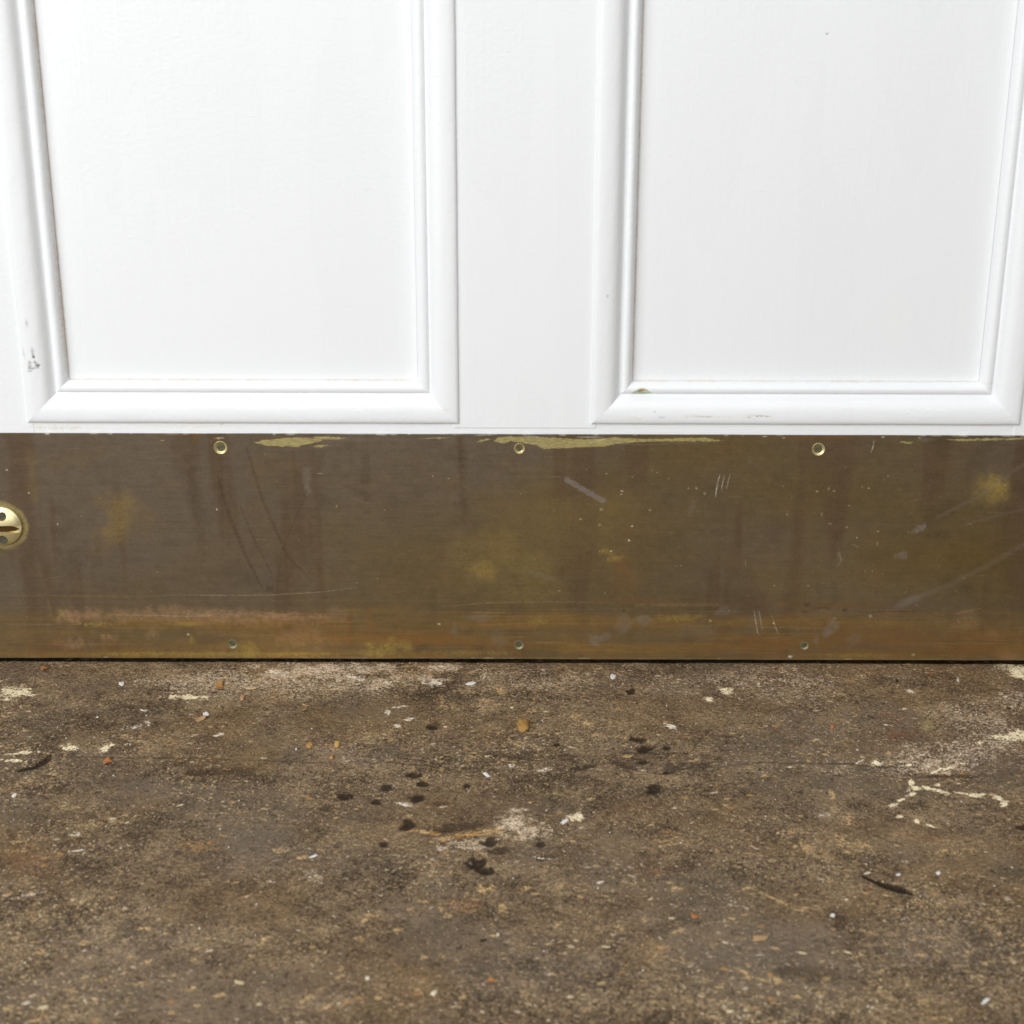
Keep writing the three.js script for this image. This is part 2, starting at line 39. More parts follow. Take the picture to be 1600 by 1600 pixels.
const PLATE_MARKS = [[-275.3,115.6,15.47,13.65,0,1,0.55,0.8],[-279.8,98.3,15.47,9.1,0,1,0.5,0.8],[-271.7,106.3,20.48,18.2,0,1,0.3,0.8],[-331.7,145.4,5.46,13.65,0,1,0.3,0.8],[-333.5,127.1,6.37,11.38,0,1,0.3,0.8],[-268.2,122.6,3.64,9.1,0,1,0.3,0.8],[-283.3,99.3,9.1,4.55,0,1,0.25,0.8],[17.2,100.1,59.15,40.95,0,1,0.25,0.8],[-22.6,76.4,27.3,27.3,0,1,0.4,0.8],[61.0,114.2,54.6,27.3,0,1,0.2,0.8],[218.3,67.5,81.9,31.85,0,1,0.2,0.8],[324.7,137.1,11.83,7.74,0,8,0.5,0.7],[329.3,126.6,10.01,10.92,0,8,0.45,0.7],[323.2,131.2,13.65,13.65,0,8,0.35,0.7],[59.5,85.1,7.28,3.64,0,8,0.5,0.7],[66.2,80.4,6.37,3.64,0,8,0.5,0.7],[-24.9,71.6,10.01,8.19,0,8,0.35,0.7],[70.8,74.2,10.01,7.28,0,5,0.5,0.8],[75.7,59.9,10.01,18.2,0,5,0.3,0.8],[76.8,100.3,3.64,6.37,0,5,0.3,0.8],[266.9,19.0,118.3,11.83,0,5,0.45,0.8],[176.7,13.8,54.6,7.28,0,5,0.4,0.8],[313.2,9.3,63.7,4.55,0,5,0.5,0.8],[-54.5,18.1,40.95,9.1,0,5,0.5,0.8],[-13.8,10.8,27.3,5.46,0,5,0.4,0.8],[-326.8,12.4,18.2,6.37,0,5,0.5,0.8],[-286.0,11.5,18.2,6.37,0,5,0.4,0.8],[-347.2,12.3,1.36,10.92,0,5,0.6,0.8],[-341.7,8.4,4.55,3.64,0,5,0.5,0.8],[219.8,45.8,50.05,3.64,0,5,0.4,0.8],[85.0,47.8,54.6,3.64,0,5,0.3,0.8],[-131.6,15.4,2.27,11.83,0,5,0.5,0.8],[-119.9,27.8,3.19,12.74,0,5,0.6,0.8],[-104.0,30.3,3.64,13.65,0,5,0.45,0.8],[-144.9,22.8,27.3,11.83,0,5,0.3,0.8],[-95.3,18.0,27.3,9.1,0,5,0.4,0.8],[-219.2,167.5,2.73,4.55,0,5,0.6,0.8],[-221.2,169.3,11.38,1.36,0,5,0.6,0.8],[189.6,167.7,27.3,1.36,0,5,0.5,0.8],[215.5,167.7,18.2,1.36,0,5,0.5,0.8],[-315.7,34.6,11.83,8.19,0,4,0.6,0.7],[-302.0,36.1,11.83,6.37,0,4,0.45,0.7],[-243.3,38.7,54.6,6.37,0,4,0.35,0.7],[-194.1,33.4,50.05,5.46,0,4,0.35,0.7],[-252.6,34.7,68.25,5.46,0,4,0.4,0.7],[-207.3,38.3,40.95,3.64,0,4,0.4,0.7],[-162.4,35.0,27.3,4.55,0,4,0.5,0.7],[-171.3,37.4,13.65,2.73,0,4,0.5,0.7],[-289.9,19.9,6.37,5.46,0,4,0.45,0.7],[-258.0,22.5,5.46,6.37,0,4,0.4,0.7],[-312.9,14.9,13.65,5.46,0,4,0.4,0.7],[-154.2,17.8,22.75,10.01,0,4,0.35,0.7],[-130.8,37.5,18.2,6.37,0,4,0.25,0.7],[215.8,38.5,18.2,6.37,0,4,0.2,0.7],[315.3,33.9,13.65,10.92,0,4,0.25,0.7],[334.3,24.2,9.1,6.37,0,4,0.25,0.7],[112.0,45.5,40.95,1.82,0,4,0.3,0.7],[-90.9,13.1,20.48,7.28,0,7,0.6,0.7],[-100.1,8.1,13.65,3.64,0,7,0.5,0.7],[-234.9,29.9,13.65,1.82,0,7,0.6,0.7],[-298.1,29.7,18.2,1.82,0,7,0.5,0.7],[-322.1,38.0,3.64,5.46,0,7,0.4,0.7],[-190.8,10.3,9.1,7.28,0,7,0.5,0.7],[-218.2,6.8,72.8,2.73,0,7,0.5,0.7],[13.3,33.0,9.1,3.64,0,7,0.5,0.7],[112.4,35.8,18.2,3.64,0,7,0.45,0.7],[-231.2,17.6,2.73,4.55,0,7,0.4,0.7],[-277.3,6.6,27.3,2.27,0,7,0.5,0.7],[-31.9,8.3,36.4,2.27,0,7,0.4,0.7],[-159.2,6.9,36.4,2.27,0,7,0.5,0.7],[240.7,7.1,27.3,1.82,0,7,0.4,0.7],[4.2,54.9,27.3,27.3,0,7,0.2,0.7],[276.2,102.7,7.74,2.73,30,2,0.75,0.5],[265.1,83.3,5.92,4.09,15,2,0.6,0.5],[273.4,48.4,11.83,4.55,30,2,0.35,0.5],[54.2,18.4,5.46,6.37,0,2,0.55,0.5],[60.9,20.9,6.37,4.55,0,2,0.4,0.5],[74.2,30.8,7.28,9.1,0,2,0.35,0.5],[87.7,33.3,6.37,5.46,0,2,0.5,0.5],[221.0,28.7,5.46,9.1,-20,2,0.5,0.5],[216.8,23.8,3.64,4.55,0,2,0.4,0.5],[237.5,19.0,7.28,6.37,0,2,0.3,0.5],[143.7,40.7,8.19,4.09,0,2,0.45,0.5],[166.7,31.0,11.38,9.1,0,2,0.25,0.5],[210.4,18.9,2.73,6.37,0,2,0.4,0.5],[-45.4,25.5,4.09,6.37,0,2,0.4,0.5],[-27.3,35.4,11.83,4.09,0,2,0.35,0.5],[-144.7,139.1,4.09,9.1,0,2,0.35,0.5],[-144.2,129.9,3.19,5.46,0,2,0.45,0.5],[-13.8,18.2,7.28,9.1,0,2,0.25,0.5],[126.3,26.0,18.2,6.83,0,2,0.25,0.5],[325.4,151.8,0.05,0.05,0,2,0,0.5],[17.5,66.9,18.2,2.73,-20,2,0.25,0.5],[-108.9,166.0,40.95,1.82,0,2,0.25,0.5],[55.6,164.6,27.3,2.27,0,2,0.35,0.5],[274.0,166.6,7.28,2.27,0,2,0.4,0.5],[118.1,116.7,2.73,6.37,-20,2,0.3,0.5],[202.7,45.8,2.73,1.82,0,6,0.9,0.7],[201.3,40.4,2.27,1.36,0,6,0.9,0.7],[229.0,41.9,1.82,2.27,0,6,0.9,0.7],[213.2,43.4,10.01,1.36,0,6,0.5,0.7],[78.3,44.9,4.55,1.36,0,6,0.7,0.7],[73.9,41.5,1.82,1.36,0,6,0.6,0.7],[260.6,41.1,27.3,1.36,0,6,0.5,0.7],[-174.0,56.8,3.64,2.27,0,6,0.6,0.7],[-265.1,36.2,1.36,1.36,0,6,0.8,0.7],[-308.1,28.7,1.36,2.73,0,6,0.5,0.7],[-105.2,143.7,4.09,27.3,0,6,0.35,0.7],[-39.0,150.8,4.09,20.48,0,6,0.45,0.7],[-37.9,118.6,3.64,18.2,0,6,0.35,0.7],[-219.6,113.5,3.64,50.05,0,6,0.3,0.7],[-223.7,132.0,4.55,36.4,0,6,0.2,0.7],[-317.3,66.0,6.37,27.3,0,6,0.2,0.7],[-117.7,25.3,4.09,13.65,0,6,0.25,0.7],[-204.0,132.0,1.82,22.75,0,6,0.3,0.7],[-27.4,9.3,6.37,6.37,0,6,0.4,0.7],[-307.5,75.6,9.1,18.2,0,6,0.25,0.7],[-68.2,13.1,6.37,4.55,0,6,0.35,0.7],[-233.6,22.0,1.18,1.18,0,3,0.9,0.4],[76.1,93.7,1.27,1.27,0,3,0.9,0.4],[78.0,104.0,0.91,0.91,0,3,0.9,0.4],[193.0,6.0,2.27,1.36,0,3,0.9,0.4],[280.2,7.7,1.82,1.36,0,3,0.6,0.4],[-348.9,143.5,0.91,0.73,0,3,0.9,0.4],[-335.7,127.0,0.91,0.73,0,3,0.7,0.4],[-318.1,104.3,0.82,0.82,0,3,0.8,0.4],[-319.0,169.0,2.27,0.68,0,3,0.9,0.4],[-262.3,169.6,1.36,0.46,0,3,0.9,0.4],[-207.6,115.4,0.73,0.73,0,3,0.9,0.4],[-48.2,138.0,0.91,0.46,0,3,0.9,0.4],[-58.7,139.8,0.73,0.46,0,3,0.7,0.4],[-56.2,30.4,1.36,0.91,0,3,0.9,0.4],[42.2,109.1,0.91,0.64,0,3,0.7,0.4],[70.3,129.5,1.36,0.64,0,3,0.8,0.4],[69.9,127.2,0.91,0.73,0,3,0.8,0.4],[55.9,85.6,0.46,0.46,0,3,0.9,0.4],[63.9,85.6,1.36,0.73,20,3,0.8,0.4],[-135.8,141.4,2.73,0.46,0,3,0.6,0.4],[-208.6,164.3,0.46,0.46,0,3,0.9,0.4],[-202.0,166.6,2.73,0.64,0,3,0.7,0.4],[179.7,31.6,1.0,0.91,0,3,0.8,0.4],[226.5,119.3,0.73,0.55,0,3,0.7,0.4],[245.8,168.3,1.36,0.64,0,3,0.9,0.4],[270.4,167.9,1.09,0.73,0,3,0.8,0.4],[178.8,167.6,1.36,0.91,0,3,0.5,0.4],[55.5,166.0,3.64,0.91,15,3,0.8,0.4],[51.2,164.6,8.19,0.73,8,3,0.5,0.4],[46.8,167.7,11.38,0.73,0,3,0.6,0.4],[247.4,37.1,1.36,1.82,20,3,0.5,0.4],[-74.2,169.7,2.27,0.64,0,3,0.9,0.4],[-108.8,169.6,13.65,0.64,0,3,0.7,0.4],[-139.1,169.9,6.37,0.46,0,3,0.6,0.4],[-52.6,169.7,4.55,0.73,0,3,0.4,0.4],[-26.7,168.9,5.46,0.55,0,3,0.5,0.4],[-169.3,170.3,5.46,0.55,0,3,0.6,0.4],[7.9,168.1,6.37,0.55,0,3,0.6,0.4],[165.7,168.5,2.27,0.55,0,3,0.9,0.4],[135.0,33.4,1.82,1.36,0,9,0.7,0.4],[121.0,131.5,1.36,1.36,0,9,0.7,0.4],[126.9,127.9,1.36,1.36,0,9,0.7,0.4],[115.8,131.5,0.91,0.91,0,9,0.7,0.4],[77.0,139.7,0.91,0.91,0,9,0.5,0.4],[90.0,115.7,1.09,1.09,0,9,0.7,0.4],[56.2,116.1,1.46,1.36,0,9,0.7,0.4],[55.5,104.9,1.27,1.27,0,9,0.7,0.4],[59.5,141.9,1.36,0.73,0,9,0.7,0.4],[90.4,144.3,0.91,0.64,0,9,0.7,0.4],[93.9,142.9,0.91,0.64,0,9,0.7,0.4],[102.0,138.4,0.91,0.64,0,9,0.7,0.4],[238.7,131.9,1.09,1.09,0,9,0.7,0.4],[203.8,129.5,1.36,0.91,0,9,0.7,0.4],[215.2,129.9,1.36,0.91,0,9,0.7,0.4],[211.5,131.8,0.91,1.36,0,9,0.7,0.4],[184.3,112.7,0.91,1.36,0,9,0.7,0.4],[208.0,112.8,1.09,1.82,0,9,0.5,0.4],[214.2,106.3,1.82,0.91,0,9,0.5,0.4],[225.9,103.5,0.91,1.14,0,9,0.7,0.4],[247.7,100.7,1.36,0.91,0,9,0.7,0.4],[248.0,91.3,0.91,2.73,0,9,0.4,0.4],[233.5,96.0,0.91,0.91,0,9,0.7,0.4],[251.5,140.6,0.73,1.09,0,9,0.6,0.4],[222.6,81.8,0.91,4.55,30,9,0.35,0.4],[233.1,89.9,3.64,0.64,-25,9,0.4,0.4],[202.2,60.2,1.09,0.91,0,9,0.7,0.4],[178.5,60.2,0.91,0.91,0,9,0.7,0.4],[157.5,76.9,0.64,2.73,0,9,0.5,0.4],[28.3,55.9,1.36,0.91,0,9,0.7,0.4],[241.2,70.9,0.73,0.73,0,9,0.7,0.4],[246.1,70.9,0.73,0.73,0,9,0.7,0.4],[21.9,447.6,0.43,0.43,0,9,0,0.4]];
const PLATE_STROKES = [[[[32.6,137.3],[57.8,122.1]],5.0,2,0.75],[[[239.9,166.5],[239.4,161.5],[238.4,157.4]],1.18,3,0.85],[[[136.7,141.2],[135.3,134.8],[134.4,125.6]],1.55,3,0.8],[[[139.8,141.2],[138.8,135.3],[138.2,129.3]],1.0,3,0.6],[[[143.7,142.6],[142.6,136.6],[141.6,130.7]],0.91,3,0.6],[[[165.3,40.8],[168.9,23.7]],1.36,3,0.6],[[[168.9,40.8],[171.9,26.6]],1.09,3,0.5],[[[177.5,38.4],[180.2,31.6],[183.4,22.7]],0.91,3,0.6],[[[266.9,45.9],[299.2,60.5],[324.6,75.0],[351.5,92.6]],5.46,2,0.3],[[[287.8,111.1],[314.9,126.5],[330.9,140.4],[345.0,150.9]],3.64,2,0.33],[[[303.9,104.7],[329.5,112.7],[348.8,117.4]],2.73,2,0.2],[[[221.9,85.6],[224.1,79.4],[221.3,74.2]],1.36,2,0.6],[[[-251.3,52.2],[-215.5,51.8],[-175.1,52.0],[-139.2,54.5],[-112.2,57.9]],1.09,9,0.45],[[[-246.9,50.8],[-318.7,51.1],[-363.5,51.4]],1.82,1,0.3],[[[-54.2,43.6],[-22.7,46.6],[17.7,47.7],[67.1,46.8]],0.91,9,0.35],[[[-22.7,41.7],[22.2,41.8],[80.7,42.0]],0.73,4,0.3],[[[-205.8,138.9],[-198.8,108.9],[-189.3,80.6],[-179.4,56.8]],3.64,6,0.35],[[[-185.0,159.4],[-176.0,122.9],[-160.4,80.7],[-147.6,66.5]],3.19,6,0.3],[[[-191.6,118.2],[-182.1,90.1],[-172.1,68.8]],2.73,6,0.25],[[[-171.3,37.4],[-164.6,85.5],[-130.8,159.6]],2.27,6,0.14],[[[-330.1,49.1],[-329.0,37.0]],1.82,1,0.4],[[[-288.4,37.1],[-234.5,35.8],[-216.4,36.3]],1.36,3,0.25],[[[-319.1,46.2],[-184.3,48.1],[-85.6,48.3],[40.1,45.8]],0.91,1,0.3],[[[-368.5,3.9],[-186.6,4.4],[40.8,4.5],[359.1,4.4]],0.73,2,0.25],[[[129.8,49.4],[170.6,42.3],[220.4,37.5],[310.2,39.7]],0.91,5,0.4],[[[29.6,164.5],[81.6,162.4],[133.5,164.8]],0.91,2,0.4],[[[175.3,37.4],[233.8,38.1]],0.91,5,0.5],[[[305.8,38.8],[325.5,43.7]],1.36,4,0.45]];
const PLATE_BARE = [[[-180.9,163.5],[-173.0,165.3],[-160.8,166.7],[-153.0,167.4],[-139.2,166.8],[-132.8,165.4],[-135.0,163.6],[-144.6,161.8],[-149.9,160.0],[-161.1,160.4],[-169.8,160.8],[-176.2,162.2]],[[-143.8,160.4],[-135.1,161.8],[-123.0,161.0],[-135.1,160.0]],[[-141.8,167.2],[-130.5,168.2],[-115.0,166.8],[-121.9,165.5],[-134.9,165.4]],[[-70.0,166.1],[-62.2,167.4],[-43.1,167.5],[-52.7,166.1]],[[-30.2,164.4],[-22.4,167.1],[-18.9,165.8],[-25.9,163.9]],[[-18.1,164.4],[-14.6,167.6],[-5.1,168.5],[20.9,167.7],[46.9,166.4],[64.1,167.8],[85.8,166.9],[124.7,167.9],[142.1,165.3],[129.1,164.8],[103.2,164.7],[81.5,164.2],[64.3,162.8],[57.8,161.0],[38.3,160.0],[16.6,159.1],[11.4,161.8],[3.6,163.1],[-5.1,164.4],[-11.6,163.1]],[[-243.1,165.6],[-238.0,164.7],[-242.4,164.2]],[[-208.4,166.6],[-199.8,167.1],[-202.5,165.3]],[[-126.7,115.6],[-125.3,118.8],[-123.9,119.8],[-124.9,117.0]],[[256.8,166.1],[266.8,165.2],[265.3,162.9],[257.3,164.3]],[[-39.8,157.1],[-26.7,158.5],[-33.3,158.0]],[[-32.8,157.1],[-27.6,158.3],[-30.2,157.8]],[[284.8,167.0],[340.9,168.5],[341.1,166.7],[298.0,165.3]]];
const DOOR_MARKS = [[-322.9,222.2,1.29,1.72,0,0,1,0.6],[-322.4,218.8,1.72,1.29,0,0,1,0.6],[-321.0,216.2,1.72,2.15,0,0,0.8,0.6],[-326.0,217.0,1.72,4.3,0,0,0.5,0.6],[-323.0,225.7,1.29,3.44,0,0,0.5,0.6],[-324.6,214.4,3.87,1.29,0,0,0.5,0.6],[-326.4,212.7,2.15,0.86,0,0,0.5,0.6],[-329.0,224.8,0.6,6.02,5,0,0.5,0.6],[-324.9,245.1,1.29,3.44,0,0,0.3,0.6],[90.7,186.0,0.91,0.91,0,0,0.6,0.6],[95.6,182.0,2.73,0.73,0,0,0.5,0.6],[191.9,428.4,1.29,0.65,20,0,0.8,0.6],[57.1,264.0,1.29,1.29,-30,0,0.5,0.6],[-201.2,175.4,1.82,0.64,20,0,0.8,0.6],[-99.0,331.0,1.72,0.6,20,0,0.2,0.6],[76.7,181.1,9.1,1.82,0,4,0.5,0.7],[115.3,183.0,9.1,1.36,0,4,0.5,0.7],[141.2,182.2,22.75,0.91,0,4,0.4,0.7],[-220.7,174.0,54.6,1.36,0,4,0.4,0.7],[-311.4,172.9,27.3,1.82,0,4,0.6,0.7],[-48.1,187.0,4.3,1.29,0,4,0.4,0.7],[158.3,183.5,8.19,0.91,0,4,0.6,0.7],[160.9,183.1,5.46,0.73,0,1,0.7,0.6],[154.1,182.2,2.73,0.55,0,1,0.7,0.6],[166.9,182.7,2.73,0.55,0,1,0.7,0.6],[123.9,182.6,9.1,0.55,0,1,0.4,0.6]];
const DOOR_CHIP = [[[74.4,196.6],[77.4,198.9],[80.8,201.1],[84.2,201.1],[86.8,198.9],[89.9,196.9],[80.9,196.2]],[[78.2,198.9],[81.6,200.4],[83.8,200.4],[84.7,199.1],[80.0,198.0]],[[79.1,199.1],[83.4,200.0],[82.5,199.2],[80.0,198.4]]];

// ---------------------------------------------------------------- noise and painting helpers
function rng(seed) { let s = seed >>> 0; return () => { s = (s + 0x6D2B79F5) | 0; let t = Math.imul(s ^ (s >>> 15), 1 | s); t = (t + Math.imul(t ^ (t >>> 7), 61 | t)) ^ t; return ((t ^ (t >>> 14)) >>> 0) / 4294967296; }; }
const TBL = new Float32Array(65536); { const r = rng(77); for (let i = 0; i < 65536; i++) TBL[i] = r() * 2 - 1; }
function vn(x, y) {                                   // smooth value noise, -1..1
  const xi = Math.floor(x), yi = Math.floor(y); let fx = x - xi, fy = y - yi;
  fx = fx * fx * (3 - 2 * fx); fy = fy * fy * (3 - 2 * fy);
  const a = (xi * 73 + yi * 9277) & 65535, b = (a + 73) & 65535, c = (a + 9277) & 65535, d = (c + 73) & 65535;
  const p = TBL[a] + (TBL[b] - TBL[a]) * fx, q = TBL[c] + (TBL[d] - TBL[c]) * fx;
  return p + (q - p) * fy;
}
function fbm(x, y, n = 4) { let s = 0, a = 0.55, f = 1; for (let i = 0; i < n; i++) { s += a * vn(x * f + i * 17.3, y * f - i * 9.1); a *= 0.52; f *= 2.07; } return s; }
const clamp = (v, a, b) => v < a ? a : v > b ? b : v;
const smooth = (a, b, v) => { const t = clamp((v - a) / (b - a), 0, 1); return t * t * (3 - 2 * t); };
const mixc = (o, c, a) => { o[0] += (c[0] - o[0]) * a; o[1] += (c[1] - o[1]) * a; o[2] += (c[2] - o[2]) * a; };

class Sheet {                                         // float picture over a rectangle given in millimetres
  constructor(x0, y0, x1, y1, w, ch) { this.x0 = x0; this.y0 = y0; this.w = w; this.k = w / (x1 - x0); this.h = Math.round((y1 - y0) * this.k); this.y1 = y0 + this.h / this.k; this.x1 = x1; this.ch = ch; this.d = new Float32Array(w * this.h * ch); }
  each(fn) { const o = new Array(this.ch); for (let j = 0; j < this.h; j++) for (let i = 0; i < this.w; i++) { const p = (j * this.w + i) * this.ch; fn(this.x0 + (i + 0.5) / this.k, this.y0 + (j + 0.5) / this.k, o); for (let c = 0; c < this.ch; c++) this.d[p + c] = o[c]; } }
  area(ax, ay, bx, by, fn) {
    const i0 = Math.max(0, Math.floor((ax - this.x0) * this.k)), i1 = Math.min(this.w - 1, Math.ceil((bx - this.x0) * this.k)), j0 = Math.max(0, Math.floor((ay - this.y0) * this.k)), j1 = Math.min(this.h - 1, Math.ceil((by - this.y0) * this.k));
    for (let j = j0; j <= j1; j++) for (let i = i0; i <= i1; i++) fn(this.x0 + (i + 0.5) / this.k, this.y0 + (j + 0.5) / this.k, (j * this.w + i) * this.ch);
  }
  put(p, col, a) { for (let c = 0; c < this.ch; c++) if (col[c] !== null) this.d[p + c] += (col[c] - this.d[p + c]) * a; }
  blob([cx, cy, rx, ry, ang], col, alpha, rag, grain = 0.5, edge = 0.55, dusty = false) {
    const t = ang * Math.PI / 180, c = Math.cos(t), s = Math.sin(t), R = Math.max(rx, ry) * 1.7 + 0.5, nf = 1.6 / Math.max(0.5, Math.min(rx, ry));
    this.area(cx - R, cy - R, cx + R, cy + R, (x, y, p) => {
      const u = ((x - cx) * c + (y - cy) * s) / rx, v = (-(x - cx) * s + (y - cy) * c) / ry;
      const d = Math.hypot(u, v) + rag * 0.8 * fbm(x * nf + cx, y * nf + cy, 3);
      if (d > 1.05) return;
      if (dusty) { const n = 0.5 + 0.36 * vn(x * 1.3 + 3, y * 1.4) + 0.3 * vn(x * 2.6, y * 2.7 + 5) + 0.22 * vn(x * 0.5 + 9, y * 0.55); const q = 0.84 + 0.34 * (0.5 + 0.5 * vn(x * 2.1 + 7, y * 2.2)) * (1 + 0.4 * vn(x * 0.4, y * 0.4 + 3)), cc = [col[0] * q, col[1] * q, col[2] * q]; for (let c = 3; c < this.ch; c++) cc[c] = col[c]; this.put(p, cc, 0.94 * smooth(n - 0.24, n + 0.24, alpha * 1.12 * smooth(1.05, edge * 0.35, d))); return; }
      const g = 1 - grain + grain * clamp(0.5 + 1.4 * fbm(x * 0.9 + cy, y * 0.9, 3), 0, 1);
      this.put(p, col, alpha * smooth(1.05, edge, d) * g);
    });
  }
  stroke(pts, w, col, alpha, grain = 0.5, taper = true) {
    let total = 0; const L = [0]; for (let i = 1; i < pts.length; i++) L.push(total += Math.hypot(pts[i][0] - pts[i - 1][0], pts[i][1] - pts[i - 1][1]));
    const xs = pts.map((p) => p[0]), ys = pts.map((p) => p[1]), m = w * 2 + 1;
    this.area(Math.min(...xs) - m, Math.min(...ys) - m, Math.max(...xs) + m, Math.max(...ys) + m, (x, y, p) => {
      let best = 1e9, at = 0;
      for (let i = 1; i < pts.length; i++) { const [ax, ay] = pts[i - 1], dx = pts[i][0] - ax, dy = pts[i][1] - ay, l2 = dx * dx + dy * dy, t = clamp(((x - ax) * dx + (y - ay) * dy) / l2, 0, 1), q = Math.hypot(x - ax - t * dx, y - ay - t * dy); if (q < best) { best = q; at = (L[i - 1] + t * Math.sqrt(l2)) / total; } }
      const hw = w * 0.5 * (taper ? Math.pow(Math.sin(Math.PI * clamp(at * 0.94 + 0.03, 0, 1)), 0.4) : 1) * (1 + 0.35 * vn(x * 0.8, y * 0.8));
      if (best > hw) return;
      const g = 1 - grain + grain * clamp(0.5 + 1.4 * fbm(x * 0.8, y * 0.8 + 40, 3), 0, 1);
      this.put(p, col, alpha * smooth(hw, hw * 0.45, best) * g);
    });
  }
  poly(pts, col, alpha, rag = 0.5, soft = 0.35) {
    const xs = pts.map((p) => p[0]), ys = pts.map((p) => p[1]);
    this.area(Math.min(...xs) - 1, Math.min(...ys) - 1, Math.max(...xs) + 1, Math.max(...ys) + 1, (x, y, p) => {
      const qx = x + rag * fbm(x * 0.5, y * 1.3, 3), qy = y + rag * 0.6 * fbm(x * 0.5 + 30, y * 1.3, 3);
      let inside = false, best = 1e9;
      for (let i = 0, j = pts.length - 1; i < pts.length; j = i++) {
        const [ax, ay] = pts[j], [bx, by] = pts[i];
        if ((ay > qy) !== (by > qy) && qx < (bx - ax) * (qy - ay) / (by - ay) + ax) inside = !inside;
        const dx = bx - ax, dy = by - ay, t = clamp(((qx - ax) * dx + (qy - ay) * dy) / (dx * dx + dy * dy), 0, 1); best = Math.min(best, Math.hypot(qx - ax - t * dx, qy - ay - t * dy));
      }
      if (!inside) return;
      this.put(p, col, alpha * smooth(0, soft, best) * (0.74 + 0.26 * vn(x * 0.5, y * 4.5)));
    });
  }
  texture(fn, srgb) {
    const out = new Uint8Array(this.w * this.h * 4), o = [0, 0, 0];
    for (let i = 0, n = this.w * this.h; i < n; i++) { fn(this.d, i * this.ch, o); out[i * 4] = clamp(o[0], 0, 255); out[i * 4 + 1] = clamp(o[1], 0, 255); out[i * 4 + 2] = clamp(o[2], 0, 255); out[i * 4 + 3] = 255; }
    const t = new THREE.DataTexture(out, this.w, this.h, THREE.RGBAFormat); t.magFilter = THREE.LinearFilter; t.minFilter = THREE.LinearFilter; t.wrapS = t.wrapT = THREE.MirroredRepeatWrapping;
    if (srgb) t.colorSpace = THREE.SRGBColorSpace; t.needsUpdate = true; return t;
  }
  uv(g, pick) {                                       // planar uv in metres over this sheet
    const P = g.attributes.position, a = new Float32Array(P.count * 2);
    for (let i = 0; i < P.count; i++) { const [x, y] = pick(P.getX(i), P.getY(i), P.getZ(i)); a[2 * i] = (x * 1000 - this.x0) / (this.x1 - this.x0); a[2 * i + 1] = (y * 1000 - this.y0) / (this.y1 - this.y0); }
    g.setAttribute('uv', new THREE.BufferAttribute(a, 2)); return g;
  }
}
const rgbOf = (n) => (d, p, o) => { o[0] = d[p]; o[1] = d[p + 1]; o[2] = d[p + 2]; };
const grey = (at) => (d, p, o) => { o[0] = o[1] = o[2] = d[p + at] * 255; };

const taken = {};
function numbered(name) { const n = taken[name] = (taken[name] ?? -1) + 1; return n ? `${name}_${String(n).padStart(3, '0')}` : name; }
function mesh(name, g, m, parent = scene) { const o = new THREE.Mesh(g, m); o.name = parent === scene ? numbered(name) : name; o.castShadow = o.receiveShadow = true; parent.add(o); return o; }
function tag(o, label, category, group) { o.userData = { label, category }; if (group) o.userData.group = group; return o; }

// ---------------------------------------------------------------- floor: two worn stone slabs meeting at an uneven joint
const jointAt = (xmm) => {
  let i = 1; while (i < JOINT.length - 1 && JOINT[i][0] < xmm) i++;
  const [ax, az] = JOINT[i - 1], [bx, bz] = JOINT[i], t = clamp((xmm - ax) / (bx - ax), 0, 1), s = t * t * (3 - 2 * t);
  return az + (bz - az) * s + 0.9 * fbm(xmm * 0.09, 3.3, 4);
};
function segDist(pts, x, z) { let b = 1e9, at = 0; for (let i = 1; i < pts.length; i++) { const [ax, az] = pts[i - 1], dx = pts[i][0] - ax, dz = pts[i][1] - az, t = clamp(((x - ax) * dx + (z - az) * dz) / (dx * dx + dz * dz), 0, 1), q = Math.hypot(x - ax - t * dx, z - az - t * dz); if (q < b) { b = q; at = (i - 1 + t) / (pts.length - 1); } } return [b, at]; }
function floorHeight(x, z) {                          // millimetres
  let h = 0.55 * fbm(x * 0.012, z * 0.016, 3) + 0.22 * fbm(x * 0.09, z * 0.11, 3) + 0.12 * vn(x * 0.4, z * 0.45);
  for (const m of DARK_MARKS) { const R = m[2] * 1.4; if (Math.abs(x - m[0]) > R || Math.abs(z - m[1]) > R) continue; const t = m[4] * Math.PI / 180, c = Math.cos(t), s = Math.sin(t), u = ((x - m[0]) * c + (z - m[1]) * s) / m[2], v = (-(x - m[0]) * s + (z - m[1]) * c) / m[3]; h -= 1.1 * m[6] * smooth(1.1, 0.3, Math.hypot(u, v)); }
  for (const [pts, w, dp] of GOUGES) { if (x < pts[0][0] - 20 && x < pts[pts.length - 1][0] - 20) continue; const [b, at] = segDist(pts, x, z); if (b < w * 1.2) h -= dp * smooth(w * 1.2, w * 0.2, b) * Math.pow(Math.sin(Math.PI * clamp(at, 0.04, 0.96)), 0.5); }
  if (z < 0) h -= 9 * smooth(-0.6, -3, z);
  const j = Math.abs(z - jointAt(x)); if (j < 3) h -= 0.45 * smooth(3, 0.2, j) * clamp(0.5 + fbm(x * 0.03, 77, 3), 0.1, 1);
  return h;
}
const FL = new Sheet(-405, -25, 405, 430, 2048, 5);   // r g b, height, roughness
const F_DARK = [78, 65, 50], F_MID = [130, 111, 87], F_GREY = [108, 95, 79], F_WARM = [134, 106, 72];
